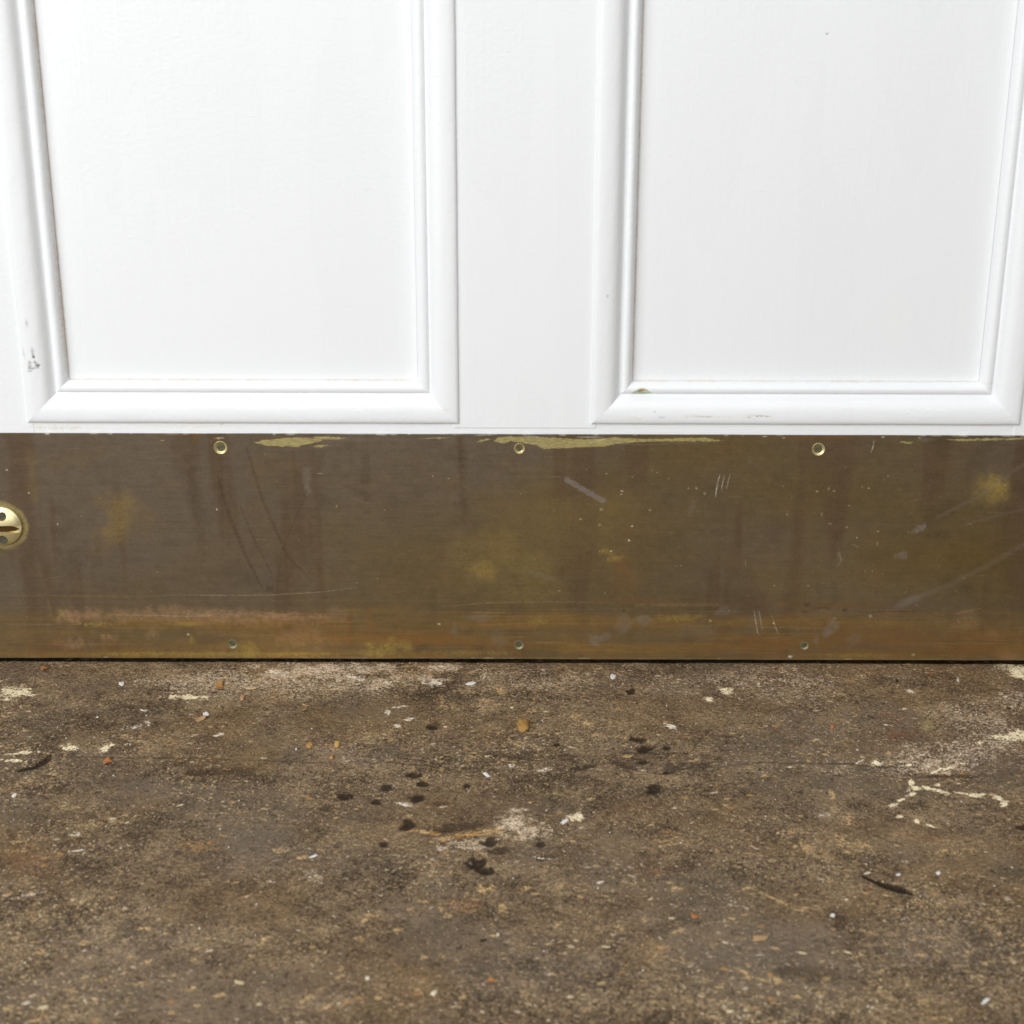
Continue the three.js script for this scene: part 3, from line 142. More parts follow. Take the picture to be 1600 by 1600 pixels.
function stone(x, z, o) {
  const big = fbm(x * 0.011 + 5, z * 0.014, 4), mid = fbm(x * 0.06, z * 0.07 + 9, 4), fine = fbm(x * 0.42, z * 0.46, 3), grit = vn(x * 1.15 + 3, z * 1.25), grit2 = vn(x * 2.2, z * 2.3 + 7);
  const spk = TBL[(Math.floor(x * 2.5) * 7919 + Math.floor(z * 2.5) * 104729) & 65535];
  const t = clamp(0.6 + 0.3 * big + 0.7 * mid + 0.5 * fine + 0.55 * grit + 0.62 * grit2 + 0.55 * spk, -0.6, 1.8);
  for (let c = 0; c < 3; c++) o[c] = F_DARK[c] + (F_MID[c] - F_DARK[c]) * t;
  mixc(o, F_GREY, 0.6 * smooth(-0.05, 0.5, fbm(x * 0.02 + 50, z * 0.024, 3)));
  mixc(o, F_WARM, 0.34 * smooth(0.0, 0.6, fbm(x * 0.017 + 90, z * 0.02 + 11, 4)));
  const dens = 0.5 + 0.75 * fbm(x * 0.02 + 21, z * 0.026 + 4, 4) + 0.35 * fbm(x * 0.008, z * 0.012 + 60, 2);
  const sp = fbm(x * 0.3 + 8, z * 0.36 + 2, 4) + 0.3 * grit + 0.2 * grit2;                     // tan mineral specks
  mixc(o, [178, 150, 108], 0.72 * smooth(0.46, 0.8, sp + 0.6 * (dens - 0.5)));
  const sp2 = vn(x * 0.75 + 71, z * 0.8 + 13) + 0.3 * grit2;
  mixc(o, [214, 198, 168], 0.85 * smooth(0.74, 1.0, sp2 + 0.3 * (dens - 0.5)));
  const pit = vn(x * 0.5 + 31, z * 0.55 + 61) + 0.3 * grit;
  mixc(o, [50, 40, 31], 0.7 * smooth(0.62, 0.95, pit));
  o[3] = 0.5 + 0.16 * fine + 0.1 * grit + 0.06 * grit2 + 0.1 * mid - 0.15 * smooth(0.72, 1.05, pit) + 0.08 * smooth(0.42, 0.72, sp);
  o[4] = 0.82 - 0.1 * mid;
}
FL.each(stone);
const FC = [[240, 225, 190, 0.6, null], [228, 219, 205, 0.62, null], [192, 162, 115, null, null], [204, 185, 163, null, null], [176, 134, 80, null, null], [118, 74, 54, null, null], [40, 30, 20, 0.42, 0.75], [150, 134, 92, null, null], [122, 97, 70, null, null], [104, 95, 88, null, null]];
for (const m of FLOOR_MARKS) FL.blob([m[0], m[1], m[2] * 1.22, m[3] * 1.22, m[4]], FC[m[5]], m[6] * [0.9, 0.7, 0.78, 0.95, 0.85, 0.95, 1, 0.9, 0.75, 0.75][m[5]], m[7] * 1.25, 0.75, m[5] === 8 || m[5] === 9 ? 0.1 : 0.6, m[5] < 5 || m[5] === 7);
{ // joint dirt and pale mortar crumbs in it
  const r = rng(5);
  FL.area(-405, 120, 405, 175, (x, z, p) => { const j = z - jointAt(x); const a = smooth(1.4, 0.2, Math.abs(j + 0.4 * vn(x * 0.3, 9))) * clamp(0.25 + 0.9 * fbm(x * 0.03, 77, 3), 0, 0.75); FL.put(p, [66, 55, 45, 0.3, null], a); });
  for (let i = 0; i < 120; i++) { const x = -400 + 800 * r(), z = jointAt(x) + (r() - 0.5) * 9; FL.blob([x, z, 0.7 + 2 * r(), 0.5 + 0.9 * r(), (r() - 0.5) * 50], FC[r() < 0.4 ? 1 : 0], 0.65 * r(), 0.6, 0.5); }
  for (let i = 0; i < 5200; i++) {                    // pale mineral grains, in drifts
    const x = -400 + 800 * r(), z = 430 * r(), d = 0.5 + 0.9 * fbm(x * 0.02 + 21, z * 0.026 + 4, 4); if (r() > clamp(d, 0.12, 0.9)) continue;
    const s = 0.42 + 1.5 * r() ** 2.6, k = r(); FL.blob([x, z, s * (1 + 0.9 * r()), s * 0.8, (r() - 0.5) * 80], FC[k < 0.035 ? 1 : k < 0.1 ? 0 : k < 0.25 ? 3 : k < 0.47 ? 4 : 2], 0.6 + 0.4 * r(), 0.8, 0.15, 0.4);
  }
  for (let i = 0; i < 900; i++) { const x = -400 + 800 * r(), z = 430 * r(), s = 0.3 + 0.8 * r() ** 2; FL.blob([x, z, s * 1.4, s * 0.8, (r() - 0.5) * 90], FC[6], 0.3 + 0.45 * r(), 0.7, 0.2, 0.3); }
  for (let i = 0; i < 240; i++) { const x = -400 + 800 * r(), z = 430 * r(), a = (r() - 0.5) * 0.5, l = 4 + 18 * r(); FL.stroke([[x, z], [x + l * 0.5 * Math.cos(a) + r() * 2, z + l * 0.5 * Math.sin(a)], [x + l * Math.cos(a), z + l * Math.sin(a)]], 0.5 + 0.5 * r(), FC[[3, 2, 9, 8, 6][Math.floor(r() * 5)]], 0.34, 0.7); }
}
for (const m of DARK_MARKS) FL.blob([m[0], m[1], m[2] * 1.15, m[3] * 1.15, m[4]], FC[6], Math.min(1, 1.15 * m[6] ** 1.6 + 0.12), m[7] * 1.1, 0.2, 0.55);
for (const [pts, w, , a] of GOUGES) FL.stroke(pts, w * 1.5, [38, 28, 18, 0.3, 0.8], Math.min(1, 1.0 * a), 0.3);
const floorMap = FL.texture(rgbOf(), true), floorBump = FL.texture(grey(3)), floorRough = FL.texture(grey(4));
const FO = new Sheet(-1500, -450, 1500, 2550, 1024, 5); FO.each(stone);
const outerMap = FO.texture(rgbOf(), true);
const FLOOR_TONE = new THREE.Color(1.2, 1.175, 1.14);
const stoneNear = new THREE.MeshPhysicalMaterial({ specularIntensity: 0.45, name: 'worn_stone', map: floorMap, bumpMap: floorBump, bumpScale: 0.0015, roughnessMap: floorRough, roughness: 1, color: FLOOR_TONE });
const stoneFar = new THREE.MeshPhysicalMaterial({ specularIntensity: 0.45, name: 'worn_stone_far', map: outerMap, roughness: 0.85, color: FLOOR_TONE });

const floor = new THREE.Group(); floor.name = 'floor'; floor.userData = { kind: 'structure' }; scene.add(floor);
function slab(name, zLo, zHi, zNearLo, zNearHi, label) {
  // grid lines: fine inside the near field, coarse outside; first or last row follows the joint
  const pos = [], uv = [], idx = [[], []];
  const patch = (slot, sheet, xs, zs, zmap) => {
    const o = pos.length / 3;
    for (const zz of zs) for (const xx of xs) { const z = zmap(xx, zz); pos.push(xx / 1000, floorHeight(xx, z) / 1000, z / 1000); uv.push((xx - sheet.x0) / (sheet.x1 - sheet.x0), (z - sheet.y0) / (sheet.y1 - sheet.y0)); }
    for (let j = 0; j < zs.length - 1; j++) for (let i = 0; i < xs.length - 1; i++) { const a = o + j * xs.length + i, b = a + 1, c = a + xs.length, d = c + 1; idx[slot].push(a, c, b, b, c, d); }
  };
  const line = (a, b, step) => { const n = Math.max(1, Math.round((b - a) / step)); return Array.from({ length: n + 1 }, (_, i) => a + (b - a) * i / n); };
  const X = line(-400, 400, 1.6);
  const withJoint = (front) => (x, t) => { const j = jointAt(x) + (front ? 0.1 : -0.1); return front ? j + (zNearHi - j) * t : zNearLo + (j - zNearLo) * t; };
  const front = zLo === null;
  patch(0, FL, X, line(0, 1, 1 / (front ? 175 : 110)), withJoint(front));
  const far = (x0, x1, z0, z1, step) => patch(1, FO, line(x0, x1, step), line(z0, z1, step), (x, z) => z);
  if (front) { far(-400, 400, zNearHi, zHi, 40); } else { far(-400, 400, zLo, zNearLo, 40); }
  for (const [a, b] of [[-1480, -400], [400, 1480]]) patch(1, FO, line(a, b, 40), line(0, 1, 1 / 30), (x, t) => { const j = (front ? 0.1 : -0.1) + jointAt(x); return front ? j + (zHi - j) * t : zLo + (j - zLo) * t; });
  // the joint face of the slab, 12 mm deep
  { const o = pos.length / 3; for (const xx of X) for (const y of [0, -12]) { const z = jointAt(xx) + (front ? 0.1 : -0.1); pos.push(xx / 1000, (y + (y ? 0 : floorHeight(xx, z))) / 1000, z / 1000); uv.push((xx - FL.x0) / (FL.x1 - FL.x0), (z + y * 0.3 - FL.y0) / (FL.y1 - FL.y0)); }
    for (let i = 0; i < X.length - 1; i++) { const a = o + i * 2; idx[0].push(a, a + 1, a + 2, a + 2, a + 1, a + 3); } }
  const g = new THREE.BufferGeometry(); g.setAttribute('position', new THREE.Float32BufferAttribute(pos, 3)); g.setAttribute('uv', new THREE.Float32BufferAttribute(uv, 2)); g.setIndex([...idx[0].slice(0, 0)]);
  const all = new Uint32Array(idx[0].length + idx[1].length); all.set(idx[0]); all.set(idx[1], idx[0].length); g.setIndex(new THREE.BufferAttribute(all, 1)); g.addGroup(0, idx[0].length, 0); g.addGroup(idx[0].length, idx[1].length, 1);
  g.computeVertexNormals();
  const m = mesh(name, g, [stoneNear, stoneFar], floor); m.userData = { label }; return m;
}
slab('stone_slab', -440, null, -20, null, 'narrow worn stone slab along the door bottom');
slab('stone_slab', null, 2500, null, 425, 'wide worn stone slab in the foreground');
{ // packed dirt in the joint, a little below the stone
  const g = new THREE.BufferGeometry(), P = [], I = []; const xs = Array.from({ length: 900 }, (_, i) => -1480 + i * 2960 / 899);
  for (const x of xs) for (const s of [-1, 1]) P.push(x / 1000, (floorHeight(x, jointAt(x)) - 0.12 + 0.12 * vn(x * 0.3, s)) / 1000, (jointAt(x) + s * 0.6) / 1000);
  for (let i = 0; i < xs.length - 1; i++) { const a = 2 * i; I.push(a, a + 1, a + 2, a + 2, a + 1, a + 3); }
  g.setAttribute('position', new THREE.Float32BufferAttribute(P, 3)); g.setIndex(I); g.computeVertexNormals();
  mesh('joint_filling', g, new THREE.MeshStandardMaterial({ name: 'packed_dirt', color: new THREE.Color().setRGB(0.095, 0.072, 0.05), roughness: 1 }), floor);
}

// ---------------------------------------------------------------- door
const door = tag(new THREE.Group(), 'white painted panelled door with a tarnished brass kick plate across its bottom', 'door');
door.name = 'panel_door'; scene.add(door);
const DS = new Sheet(-460, 160, 460, 500, 2048, 4);   // r g b, height
DS.each((x, y, o) => {
  const w = 6 * fbm(x * 0.02, y * 0.004, 3);
  o[0] = 245 + w * 0.25; o[1] = 247 + w * 0.25; o[2] = 249 + w * 0.2;
  const rail = y < 176;
  const strokes = rail ? vn(x * 0.03, y * 1.3) + 0.6 * vn(x * 0.06 + 8, y * 2.7) : vn(x * 1.1, y * 0.018) + 0.6 * vn(x * 2.3 + 9, y * 0.03) + 0.8 * vn(x * 0.42, y * 0.012);
  const peel = fbm(x * 0.5, y * 0.62, 3);
  const nib = smooth(0.9, 0.99, vn(x * 0.33 + 4, y * 0.35 + 90));
  o[3] = 0.5 + 0.05 * strokes + 0.16 * peel + 0.10 * fbm(x * 0.05, y * 0.06, 2) + 0.25 * nib;
});
const DC = [[120, 118, 116, null], [150, 128, 98, 0.35], [170, 176, 140, 0.3], [176, 138, 96, 0.25], [228, 220, 198, null]];
for (const m of DOOR_MARKS) DS.blob(m, DC[m[5]], m[6], m[7] * 1.3, 0.75, 0.3);
DS.poly(DOOR_CHIP[0], [176, 184, 150, 0.35], 1, 0.25, 0.12); DS.poly(DOOR_CHIP[1], [196, 150, 110, 0.15], 1, 0.25, 0.12); DS.poly(DOOR_CHIP[2], [70, 44, 26, 0.0], 1, 0.2, 0.12);
{ const r = rng(11); for (let i = 0; i < 26; i++) { const x = -330 + 670 * r(), y = 178 + 250 * r(); DS.stroke([[x, y], [x + (r() - 0.5) * 4, y + (r() - 0.5) * 6]], 0.4, [226, 226, 224, 0.2], 0.5, 0.3); } }
for (const [x, y0, y1] of [[-303.9, 206, 520], [75.9, 206, 520]]) { const r = rng(x + 999); for (let y = y0; y < y1; y += 8 + 10 * r()) DS.stroke([[x, y], [x + 0.15, y + 6 + 8 * r()], [x, y + 16 + 8 * r()]], 2.6 + 0.6 * r(), [222, 212, 200, null], 0.4 + 0.2 * r(), 0.3); }  // shading of the bead's inner side, painted as a faint taupe line
for (const [x0, x1] of [[-302, -70], [78, 308]]) { const r = rng(x0 + 999); for (let x = x0; x < x1; x += 10 + 14 * r()) DS.stroke([[x, 204.4], [x + 10, 204.5], [x + 22, 204.3]], 1.6, [232, 218, 202, null], 0.2 + 0.3 * r(), 0.6); }
const paintMap = DS.texture(rgbOf(), true), paintBump = DS.texture(grey(3));
const paint = new THREE.MeshPhysicalMaterial({ name: 'white_gloss_paint', map: paintMap, bumpMap: paintBump, bumpScale: 0.00034, roughness: 0.36, color: new THREE.Color(0.95, 0.95, 0.95) });
const onDoor = (g) => DS.uv(g, (x, y) => [x, y]);

const L = [[-0.3315, -0.0409], [0.0482, 0.3375]], OPEN_Y = 0.1767, OPEN_TOP = 0.86, DOOR_H = 1.02, EDGE = 0.445;
function board(name, x0, x1, y0, y1, z1, z0 = -0.040, label) { const g = new RoundedBoxGeometry(x1 - x0, y1 - y0, z1 - z0, 2, 0.0012); g.translate((x0 + x1) / 2, (y0 + y1) / 2, (z0 + z1) / 2); const m = mesh(name, onDoor(g), paint, door); if (label) m.userData = { label }; return m; }
board('stile', -EDGE, L[0][0] + 0.004, 0.0052, DOOR_H, 0.0003);
board('stile', L[1][1] - 0.004, EDGE, 0.0052, DOOR_H, 0.0003);
board('bottom_rail', L[0][0] - 0.02, L[1][1] + 0.02, 0.0055, OPEN_Y + 0.003, 0);
board('lock_rail', L[0][0] - 0.02, L[1][1] + 0.02, OPEN_TOP - 0.003, DOOR_H - 0.003, 0);
board('mullion', L[0][1] - 0.004, L[1][0] + 0.004, 0.1728, OPEN_TOP + 0.01, 0.00035);

const PROFILE = [[0,-0.5],[0,0.8],[0.15,1.36],[0.6,1.92],[1.5,2.44],[3,2.8],[5,2.96],[7.5,2.92],[10,2.64],[12,2.2],[13.8,1.52],[15.4,0.48],[16.7,-0.9],[17.8,-2.4],[18.7,-3.5],[19.5,-4.1],[20.1,-4.3],[20.2,-3.9],[20.4,-3.3],[20.9,-2.6],[21.7,-2.15],[22.8,-1.95],[24.0,-2.1],[25.1,-2.7],[26.1,-3.7],[26.9,-5.0],[27.4,-6.4],[27.7,-7.8],[27.7,-8.35]];
function moulding(ax, ay, bx, by, seed) {             // outer edge from a to b; the profile runs to the left of a -> b, ends are mitred
  const n = Math.max(2, Math.round(Math.hypot(bx - ax, by - ay) / 0.004)), l = Math.hypot(bx - ax, by - ay), dx = (bx - ax) / l, dy = (by - ay) / l, nx = -dy, ny = dx, P = [], I = [], k = PROFILE.length;
  for (let i = 0; i <= n; i++) for (const [u, h] of PROFILE) {
    const t = i / n, uu = u / 1000, s = uu + (l - 2 * uu) * t, wob = u > 0.2 && u < 27.4 ? 0.09 * vn(s * 60 + seed, u * 0.3) + 0.05 * vn(s * 260, u * 0.9 + seed) : 0, edge = u < 0.2 ? 0.0002 * fbm(s * 45 + seed, 2.2, 3) : 0;
    P.push(ax + dx * s + nx * (uu + edge), ay + dy * s + ny * (uu + edge), (h + wob) / 1000);
  }
  for (let i = 0; i < n; i++) for (let j = 0; j < k - 1; j++) { const a = i * k + j, b = a + 1, c = a + k, d = c + 1; I.push(a, c, b, b, c, d); }
  const g = new THREE.BufferGeometry(); g.setAttribute('position', new THREE.Float32BufferAttribute(P, 3)); g.setIndex(I); g.computeVertexNormals(); return onDoor(g);
}
L.forEach(([x0, x1], i) => {
  const g = new RoundedBoxGeometry(x1 - x0 - 0.01, OPEN_TOP - OPEN_Y - 0.01, 0.012, 2, 0.001); g.translate((x0 + x1) / 2, (OPEN_Y + OPEN_TOP) / 2, -0.0147);
  mesh('panel', onDoor(g), paint, door).userData = { label: i ? 'recessed white panel right of the mullion' : 'recessed white panel left of the mullion' };
  const c = [[x0, OPEN_Y], [x1, OPEN_Y], [x1, OPEN_TOP], [x0, OPEN_TOP]];
  for (let s = 0; s < 4; s++) { const a = c[s], b = c[(s + 1) % 4]; const m = mesh('moulding', moulding(...a, ...b, i * 10 + s), paint, door); if (s === 0 && i) m.userData = { label: 'bottom moulding with chipped paint showing bare wood' }; if (s === 3 && !i) m.userData = { label: 'side moulding with a grey scuff near its foot' }; }
});

// ---- brass kick plate
const PX = 440, PY0 = 3.6, PY1 = 169.4, PZ = 0.0021;
const PS = new Sheet(-PX - 2, 0, PX + 2, 172, 2048, 5);   // r g b, roughness, height
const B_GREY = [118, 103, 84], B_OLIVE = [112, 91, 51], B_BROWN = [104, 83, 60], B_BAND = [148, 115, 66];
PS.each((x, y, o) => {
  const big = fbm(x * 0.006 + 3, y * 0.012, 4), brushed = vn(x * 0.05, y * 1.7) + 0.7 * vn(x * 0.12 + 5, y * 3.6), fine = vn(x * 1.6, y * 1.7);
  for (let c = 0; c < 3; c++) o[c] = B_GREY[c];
  mixc(o, B_OLIVE, clamp(0.4 + 0.00045 * x + 0.6 * big, 0, 1));                                    // patchy tarnish; its grey-to-olive drift along x paints in the window reflection
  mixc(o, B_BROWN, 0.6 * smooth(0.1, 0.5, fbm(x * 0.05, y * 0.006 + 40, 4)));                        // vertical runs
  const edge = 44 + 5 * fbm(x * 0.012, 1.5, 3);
  const band = smooth(edge, edge - 10, y) * clamp(0.62 + 0.8 * fbm(x * 0.012 + 9, y * 0.16, 4), 0, 1); // streaky polish from feet and mops, plus some floor reflection painted in
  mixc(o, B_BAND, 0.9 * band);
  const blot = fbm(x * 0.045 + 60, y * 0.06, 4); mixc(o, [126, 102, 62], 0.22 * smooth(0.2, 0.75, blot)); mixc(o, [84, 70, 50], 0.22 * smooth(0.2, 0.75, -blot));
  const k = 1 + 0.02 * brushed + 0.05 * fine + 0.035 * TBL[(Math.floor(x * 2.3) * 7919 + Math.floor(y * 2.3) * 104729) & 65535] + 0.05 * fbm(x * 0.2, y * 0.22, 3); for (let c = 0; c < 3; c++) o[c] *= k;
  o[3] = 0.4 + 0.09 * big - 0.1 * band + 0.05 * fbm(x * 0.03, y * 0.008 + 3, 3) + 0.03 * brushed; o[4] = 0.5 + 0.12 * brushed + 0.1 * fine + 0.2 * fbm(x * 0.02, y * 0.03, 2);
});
const PC = [[198, 182, 112, 0.62, 0.4], [162, 132, 72, null, null], [140, 128, 121, 0.62, null], [222, 216, 204, 0.7, 0.62], [190, 150, 110, null, null], [144, 99, 54, null, null], [72, 55, 38, null, null], [188, 165, 80, null, null], [202, 170, 80, null, null], [196, 178, 136, 0.6, null]];
for (const m of PLATE_MARKS) if (m[2] > 0.2 && m[6] > 0) { const soft = m[5] === 1 || m[5] === 4 || m[5] === 5 || m[5] === 6 || m[5] === 7 || m[5] === 8; PS.blob([m[0], m[1], m[2] * (soft ? 1.15 : 1), m[3] * (soft ? 1.15 : 1), m[4]], PC[m[5]], Math.min(0.95, m[6] * [1, 0.95, 1, 1, 1.25, 1.1, 0.75, 1.15, 0.95, 1][m[5]]), m[7] * 1.2, soft ? 0.6 : 0.45, soft ? 0.12 : 0.45); }
for (const [pts, w, k, a] of PLATE_STROKES) PS.stroke(pts, w, PC[k], k === 2 && w > 3 && a < 0.5 ? a * 0.75 : a * (k === 3 ? 0.85 : 1), k === 2 ? 0.25 : 0.6, k !== 2);
for (const pg of PLATE_BARE) PS.poly(pg, PC[0], 0.95, 1.15, 0.55);
{ const r = rng(21);
  for (let i = 0; i < 280; i++) { const x = (r() < 0.75 ? 40 + 300 * r() : -360 + 400 * r()), y = 30 + 130 * r(), s = 0.25 + 0.6 * r() * r(); PS.blob([x, y, s, s * (0.7 + 0.6 * r()), 0], PC[9], 0.2 + 0.45 * r(), 0.3, 0.2); }
  for (let i = 0; i < 46; i++) { const x = -370 + 740 * r(), y = 8 + 155 * r(), a = (r() - 0.5) * 0.7, l = 3 + 16 * r(); PS.stroke([[x, y], [x + l * Math.cos(a), y + l * Math.sin(a)]], 0.35, PC[9], 0.22 + 0.2 * r(), 0.5); }
  for (let i = 0; i < 70; i++) { const x = -380 + 760 * r(), y = 6 + 36 * r(), l = 20 + 90 * r(); PS.stroke([[x, y], [x + l / 2, y + (r() - 0.5) * 1.2], [x + l, y + (r() - 0.5) * 1.6]], 0.5 + 1.3 * r(), PC[[1, 4, 5, 7][i % 4]], 0.16 + 0.2 * r(), 0.6); }
  for (let i = 0; i < 34; i++) { const x = -380 + 760 * r(); PS.blob([x, 169.3, 1 + 5 * r(), 0.5 + 0.4 * r(), 0], PC[3], 0.75 * r(), 0.6, 0.3); }
  for (let i = 0; i < 40; i++) { const x = -380 + 760 * r(); PS.blob([x, 4.3, 1 + 5 * r(), 0.5, 0], PC[r() < 0.3 ? 3 : 2], 0.6 * r(), 0.5, 0.3); } }
const LX = -356.2, LY = 103.6;
PS.blob([LX, LY, 18.2, 17.6, 0], [164, 146, 92, 0.55, 0.45], 0.9, 0.16, 0.3, 0.9);    // scraped bright round the fitting
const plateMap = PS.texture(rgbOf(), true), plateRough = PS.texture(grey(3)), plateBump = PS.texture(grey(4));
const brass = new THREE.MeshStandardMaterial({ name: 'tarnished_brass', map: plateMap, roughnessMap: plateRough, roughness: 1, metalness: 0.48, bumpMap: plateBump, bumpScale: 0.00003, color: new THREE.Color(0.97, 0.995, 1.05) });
const bright = new THREE.MeshStandardMaterial({ name: 'bright_brass', color: new THREE.Color().setRGB(0.72, 0.62, 0.34), metalness: 0.75, roughness: 0.42 });
const dullHead = new THREE.MeshStandardMaterial({ name: 'tarnished_screw', color: new THREE.Color().setRGB(0.17, 0.15, 0.08), metalness: 0.6, roughness: 0.5 });
const SCREWS = [[-202.5, 159.7, 20, 1], [0, 159.6, -55, 0.8], [202.6, 159.6, 12, 1], [-202.6, 14.5, -30, 0.7], [0.2, 14.4, 14, 0.75], [202.5, 14.4, 40, 0.65]];
const plateShape = new THREE.Shape(); { const n = 240; plateShape.moveTo(-PX / 1000, PY0 / 1000); for (let i = 1; i <= n; i++) { const x = -PX + 2 * PX * i / n; plateShape.lineTo(x / 1000, (PY0 + 0.22 * fbm(x * 0.05, 4, 3)) / 1000); } for (let i = n; i >= 0; i--) { const x = -PX + 2 * PX * i / n; plateShape.lineTo(x / 1000, (PY1 + 0.2 * fbm(x * 0.03, 14, 3)) / 1000); } }
const HOLE = [4.5, 3.6, 4.4, 3.3, 3.3, 2.9];
SCREWS.forEach(([x, y], i) => { const p = new THREE.Path(); p.absarc(x / 1000, y / 1000, HOLE[i] / 1000, 0, Math.PI * 2, true); plateShape.holes.push(p); });
const plateGeo = new THREE.ExtrudeGeometry(plateShape, { depth: PZ - 0.0006, bevelEnabled: false, curveSegments: 24 }); plateGeo.translate(0, 0, 0.0006);
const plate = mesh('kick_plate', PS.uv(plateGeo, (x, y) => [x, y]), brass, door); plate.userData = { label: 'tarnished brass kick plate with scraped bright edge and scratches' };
const csg = new Evaluator(); csg.useGroups = false; csg.attributes = ['position', 'normal'];
function cut(a, b) { const A = new Brush(a), B = new Brush(b); A.updateMatrixWorld(); B.updateMatrixWorld(); const g = csg.evaluate(A, B, SUBTRACTION).geometry; return g; }
const plain = (g) => { const o = g.index ? g.toNonIndexed() : g; for (const k of Object.keys(o.attributes)) if (k !== 'position' && k !== 'normal') o.deleteAttribute(k); return o; };
SCREWS.forEach(([x, y, turn, shine], i) => {
  const R = HOLE[i] / 1000, ri = R * 0.6;
  const head = new THREE.CylinderGeometry(ri * 1.06, ri * 0.8, 0.0011, 36); head.rotateX(Math.PI / 2);
  const slot = new THREE.BoxGeometry(ri * 3, R * 0.24, 0.0014); slot.translate(0, 0, 0.0005);
  const g = cut(head, slot); g.rotateZ(turn * Math.PI / 180); g.translate(x / 1000, y / 1000, 0.00075);
  mesh('screw', g, dullHead, plate);
  const cone = new THREE.LatheGeometry([[R * 1.02, 0.0000], [R * 1.0, 0.00012], [R * 0.96, 0.0001], [ri * 1.25, -0.00085], [ri * 1.0, -0.0011]].map((p) => new THREE.Vector2(p[0], p[1])), 40); cone.rotateX(Math.PI / 2); cone.translate(x / 1000, y / 1000, PZ);
  mesh('countersink', cone, i < 3 ? bright : new THREE.MeshStandardMaterial({ name: 'dulled_brass', color: new THREE.Color().setRGB(0.34, 0.33, 0.2), metalness: 0.6, roughness: 0.5 }), plate);
});

// ---- round brass fitting at the left end of the plate
{
  const grp = new THREE.Group(); grp.name = 'round_fitting'; grp.position.set(LX / 1000, LY / 1000, PZ); door.add(grp); grp.userData = { label: 'polished domed brass fitting with a wedge slot' };
  const prof = [[0, 6.2], [3, 6.05], [6, 5.55], [8.5, 4.8], [10.5, 4.0], [12, 3.2], [12.9, 2.5], [13.5, 2.3], [13.85, 1.9], [14.0, 1.3], [14.0, -0.8], [0, -0.8]];
  const dome = new THREE.LatheGeometry(prof.map((p) => new THREE.Vector2(p[0] / 1000, p[1] / 1000)).reverse(), 64); dome.rotateX(Math.PI / 2);
  const wedge = new THREE.Shape([[-5.2, 9], [-2.7, 2.3], [2.2, 2.3], [3.2, 9]].map((p) => new THREE.Vector2(p[0] / 1000, p[1] / 1000)));
  const w = new THREE.ExtrudeGeometry(wedge, { depth: 0.04, bevelEnabled: false }); w.translate(0, 0, -0.02); w.rotateY(Math.PI / 2);
  // extruded along x: shape x -> -z ... bring the slot's depth to z and its width to y
  const m = new THREE.Matrix4().makeBasis(new THREE.Vector3(0, 1, 0), new THREE.Vector3(0, 0, 1), new THREE.Vector3(1, 0, 0));
  const w2 = new THREE.ExtrudeGeometry(wedge, { depth: 0.04, bevelEnabled: false }); w2.translate(0, 0, -0.02); w2.applyMatrix4(m);
  w2.translate(0, -0.0014, 0);
  let g = cut(plain(dome), plain(w2));
  for (const [hx, hy, r] of [[1.9, 7.8, 3.0], [0.6, -9.2, 3.4]]) { const c = new THREE.CylinderGeometry(r / 1000, r / 1000, 0.02, 32); c.rotateX(Math.PI / 2); c.translate(hx / 1000, hy / 1000, 0.0132); g = cut(g, plain(c)); }
  mesh('dome', g, new THREE.MeshStandardMaterial({ name: 'polished_brass', color: new THREE.Color().setRGB(0.86, 0.76, 0.42), metalness: 0.8, roughness: 0.38 }), grp);
  const slotInsert = new THREE.ExtrudeGeometry(new THREE.Shape([[-12, -0.4], [-7, 2.1], [4, 2.1], [9, 1.2], [12.2, -0.2], [9, -1.6], [4, -2.3], [-7, -2.3]].map((q) => new THREE.Vector2(q[0] / 1000, q[1] / 1000 - 0.0016))), { depth: 0.0022, bevelEnabled: true, bevelSize: 0.0002, bevelThickness: 0.0002, bevelSegments: 2 }); slotInsert.translate(0, 0, 0.0003); mesh('slot_insert', slotInsert, new THREE.MeshStandardMaterial({ name: 'slot_dark', color: new THREE.Color().setRGB(0.14, 0.075, 0.025), metalness: 0.8, roughness: 0.35 }), grp);  // dark insert added so the lit slot floor reads as shaded
  const steel = new THREE.MeshStandardMaterial({ name: 'grey_screw', color: new THREE.Color().setRGB(0.1, 0.09, 0.06), metalness: 0.4, roughness: 0.6 });
  for (const [hx, hy, r] of [[1.9, 7.8, 2.9], [0.6, -9.2, 3.3]]) { const c = new THREE.CylinderGeometry(r / 1000, r / 1000, 0.001, 32); c.rotateX(Math.PI / 2); const s = new THREE.BoxGeometry(0.008, 0.0006, 0.0006); s.rotateZ(0.6); s.translate(0, 0, 0.0005); const q = cut(plain(c), plain(s)); q.translate(hx / 1000, hy / 1000, 0.0034); mesh('screw', q, steel, grp); }
}

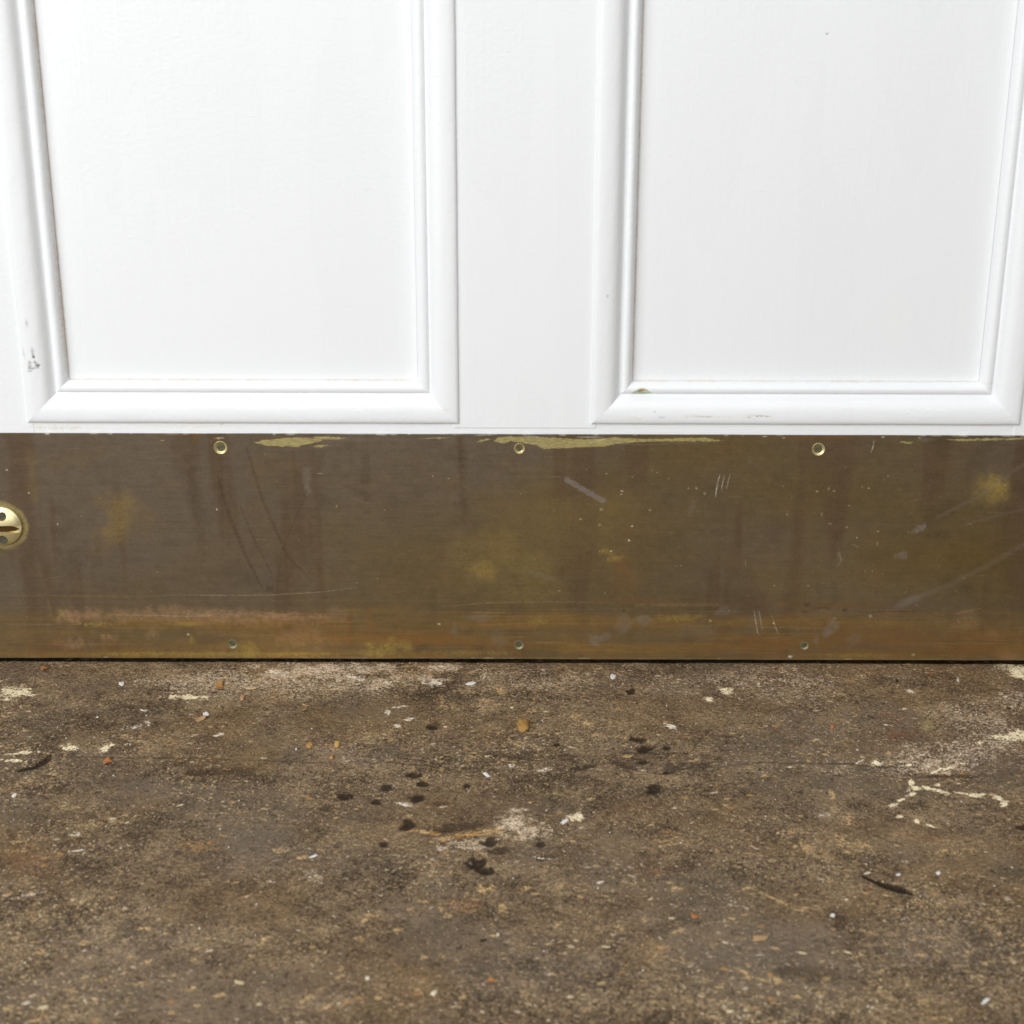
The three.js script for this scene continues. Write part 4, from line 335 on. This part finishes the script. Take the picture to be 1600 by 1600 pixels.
// ---------------------------------------------------------------- small debris on the floor
const DCOL = { brown: [0.32, 0.15, 0.06], amber: [0.42, 0.22, 0.07], wood: [0.62, 0.47, 0.26], tan: [0.45, 0.28, 0.14], white: [0.8, 0.78, 0.73], gold: [0.55, 0.33, 0.1], ochre: [0.36, 0.2, 0.05], orange: [0.42, 0.17, 0.06], cream: [0.68, 0.6, 0.44] };
const DM = {}; for (const [k, c] of Object.entries(DCOL)) DM[k] = new THREE.MeshStandardMaterial({ name: `debris_${k}`, color: new THREE.Color().setRGB(...c), roughness: 0.8, flatShading: false });
const DCAT = { leaf_flake: 'leaf flake', wood_chip: 'wood chip', husk_crumb: 'husk', paint_chip: 'paint chip', seed: 'seed', resin_crumb: 'crumb', paint_sliver: 'paint sliver', stone_chip: 'stone chip' };
DEBRIS.forEach(([x, z, a, b, ang, kind, col, label], n) => {
  const r = rng(300 + n), curl = kind === 'leaf_flake' ? 0.5 : kind === 'wood_chip' ? 0.15 : 0.08, thick = kind === 'seed' || kind === 'resin_crumb' || kind === 'husk_crumb' ? 0.75 : kind === 'stone_chip' ? 0.25 : 0.22;
  b = Math.min(b, a * (kind === 'wood_chip' || kind === 'paint_sliver' ? 0.5 : 1));
  const g = mergeVertices(new THREE.IcosahedronGeometry(1, 3).deleteAttribute('uv').deleteAttribute('normal')), P = g.attributes.position, ph = r() * 9;
  for (let i = 0; i < P.count; i++) {
    let px = P.getX(i), py = P.getY(i), pz = P.getZ(i);
    const k = 1 + 0.6 * fbm(px * 1.5 + ph, pz * 1.5 + py * 0.6, 3) + 0.18 * vn(px * 4.2 + ph, pz * 4.2 + py * 3); px = Math.sign(px) * Math.pow(Math.abs(px), 0.8) * k; pz = Math.sign(pz) * Math.pow(Math.abs(pz), 0.8) * k;
    const h = thick * b * py * (1 + 0.4 * vn(px * 2 + ph, pz * 2)) + curl * b * (px * px * 0.9 - 0.2 + 0.5 * pz * px);
    P.setXYZ(i, px * a / 1000, Math.max(h, -0.5) / 1000, pz * b / 1000);
  }
  g.computeVertexNormals(); g.computeBoundingBox();
  const o = mesh(kind, g, DM[col]); o.rotation.y = -ang * Math.PI / 180;
  if (kind === 'wood_chip' && n === 2) o.rotation.z = 0.14;
  const lift = kind === 'wood_chip' && n === 2 ? 1.2 : 0;
  o.position.set(x / 1000, (floorHeight(x, z) + lift) / 1000 - g.boundingBox.min.y - 0.00015, z / 1000);
  tag(o, label, DCAT[kind], 'debris on the stone floor');
});
{ // loose grit too fine to count
  const r = rng(901), g = new THREE.IcosahedronGeometry(1, 0), n = 2600, im = new THREE.InstancedMesh(g, new THREE.MeshStandardMaterial({ name: 'grit', color: 0xffffff, roughness: 0.9 }), n), d = new THREE.Object3D(), c = new THREE.Color();
  for (let i = 0; i < n; i++) {
    const x = -395 + 790 * r(), z = 2 + 420 * r(), s = (0.22 + 0.65 * r() * r() * r()) / 1000, w = r();
    d.position.set(x / 1000, floorHeight(x, z) / 1000 + s * 0.3, z / 1000); d.rotation.set(r() * 6, r() * 6, r() * 6); d.scale.set(s * (0.8 + r()), s * 0.6, s * (0.7 + 0.5 * r())); d.updateMatrix(); im.setMatrixAt(i, d.matrix);
    im.setColorAt(i, w < 0.3 ? c.setRGB(0.7, 0.66, 0.58) : w < 0.68 ? c.setRGB(0.4, 0.31, 0.19) : c.setRGB(0.05, 0.038, 0.028));
  }
  im.name = 'grit'; im.castShadow = im.receiveShadow = true; im.userData = { label: 'fine pale and dark grit scattered over the stone floor', category: 'grit', kind: 'stuff' }; scene.add(im);
}
renderer.render(scene, camera);
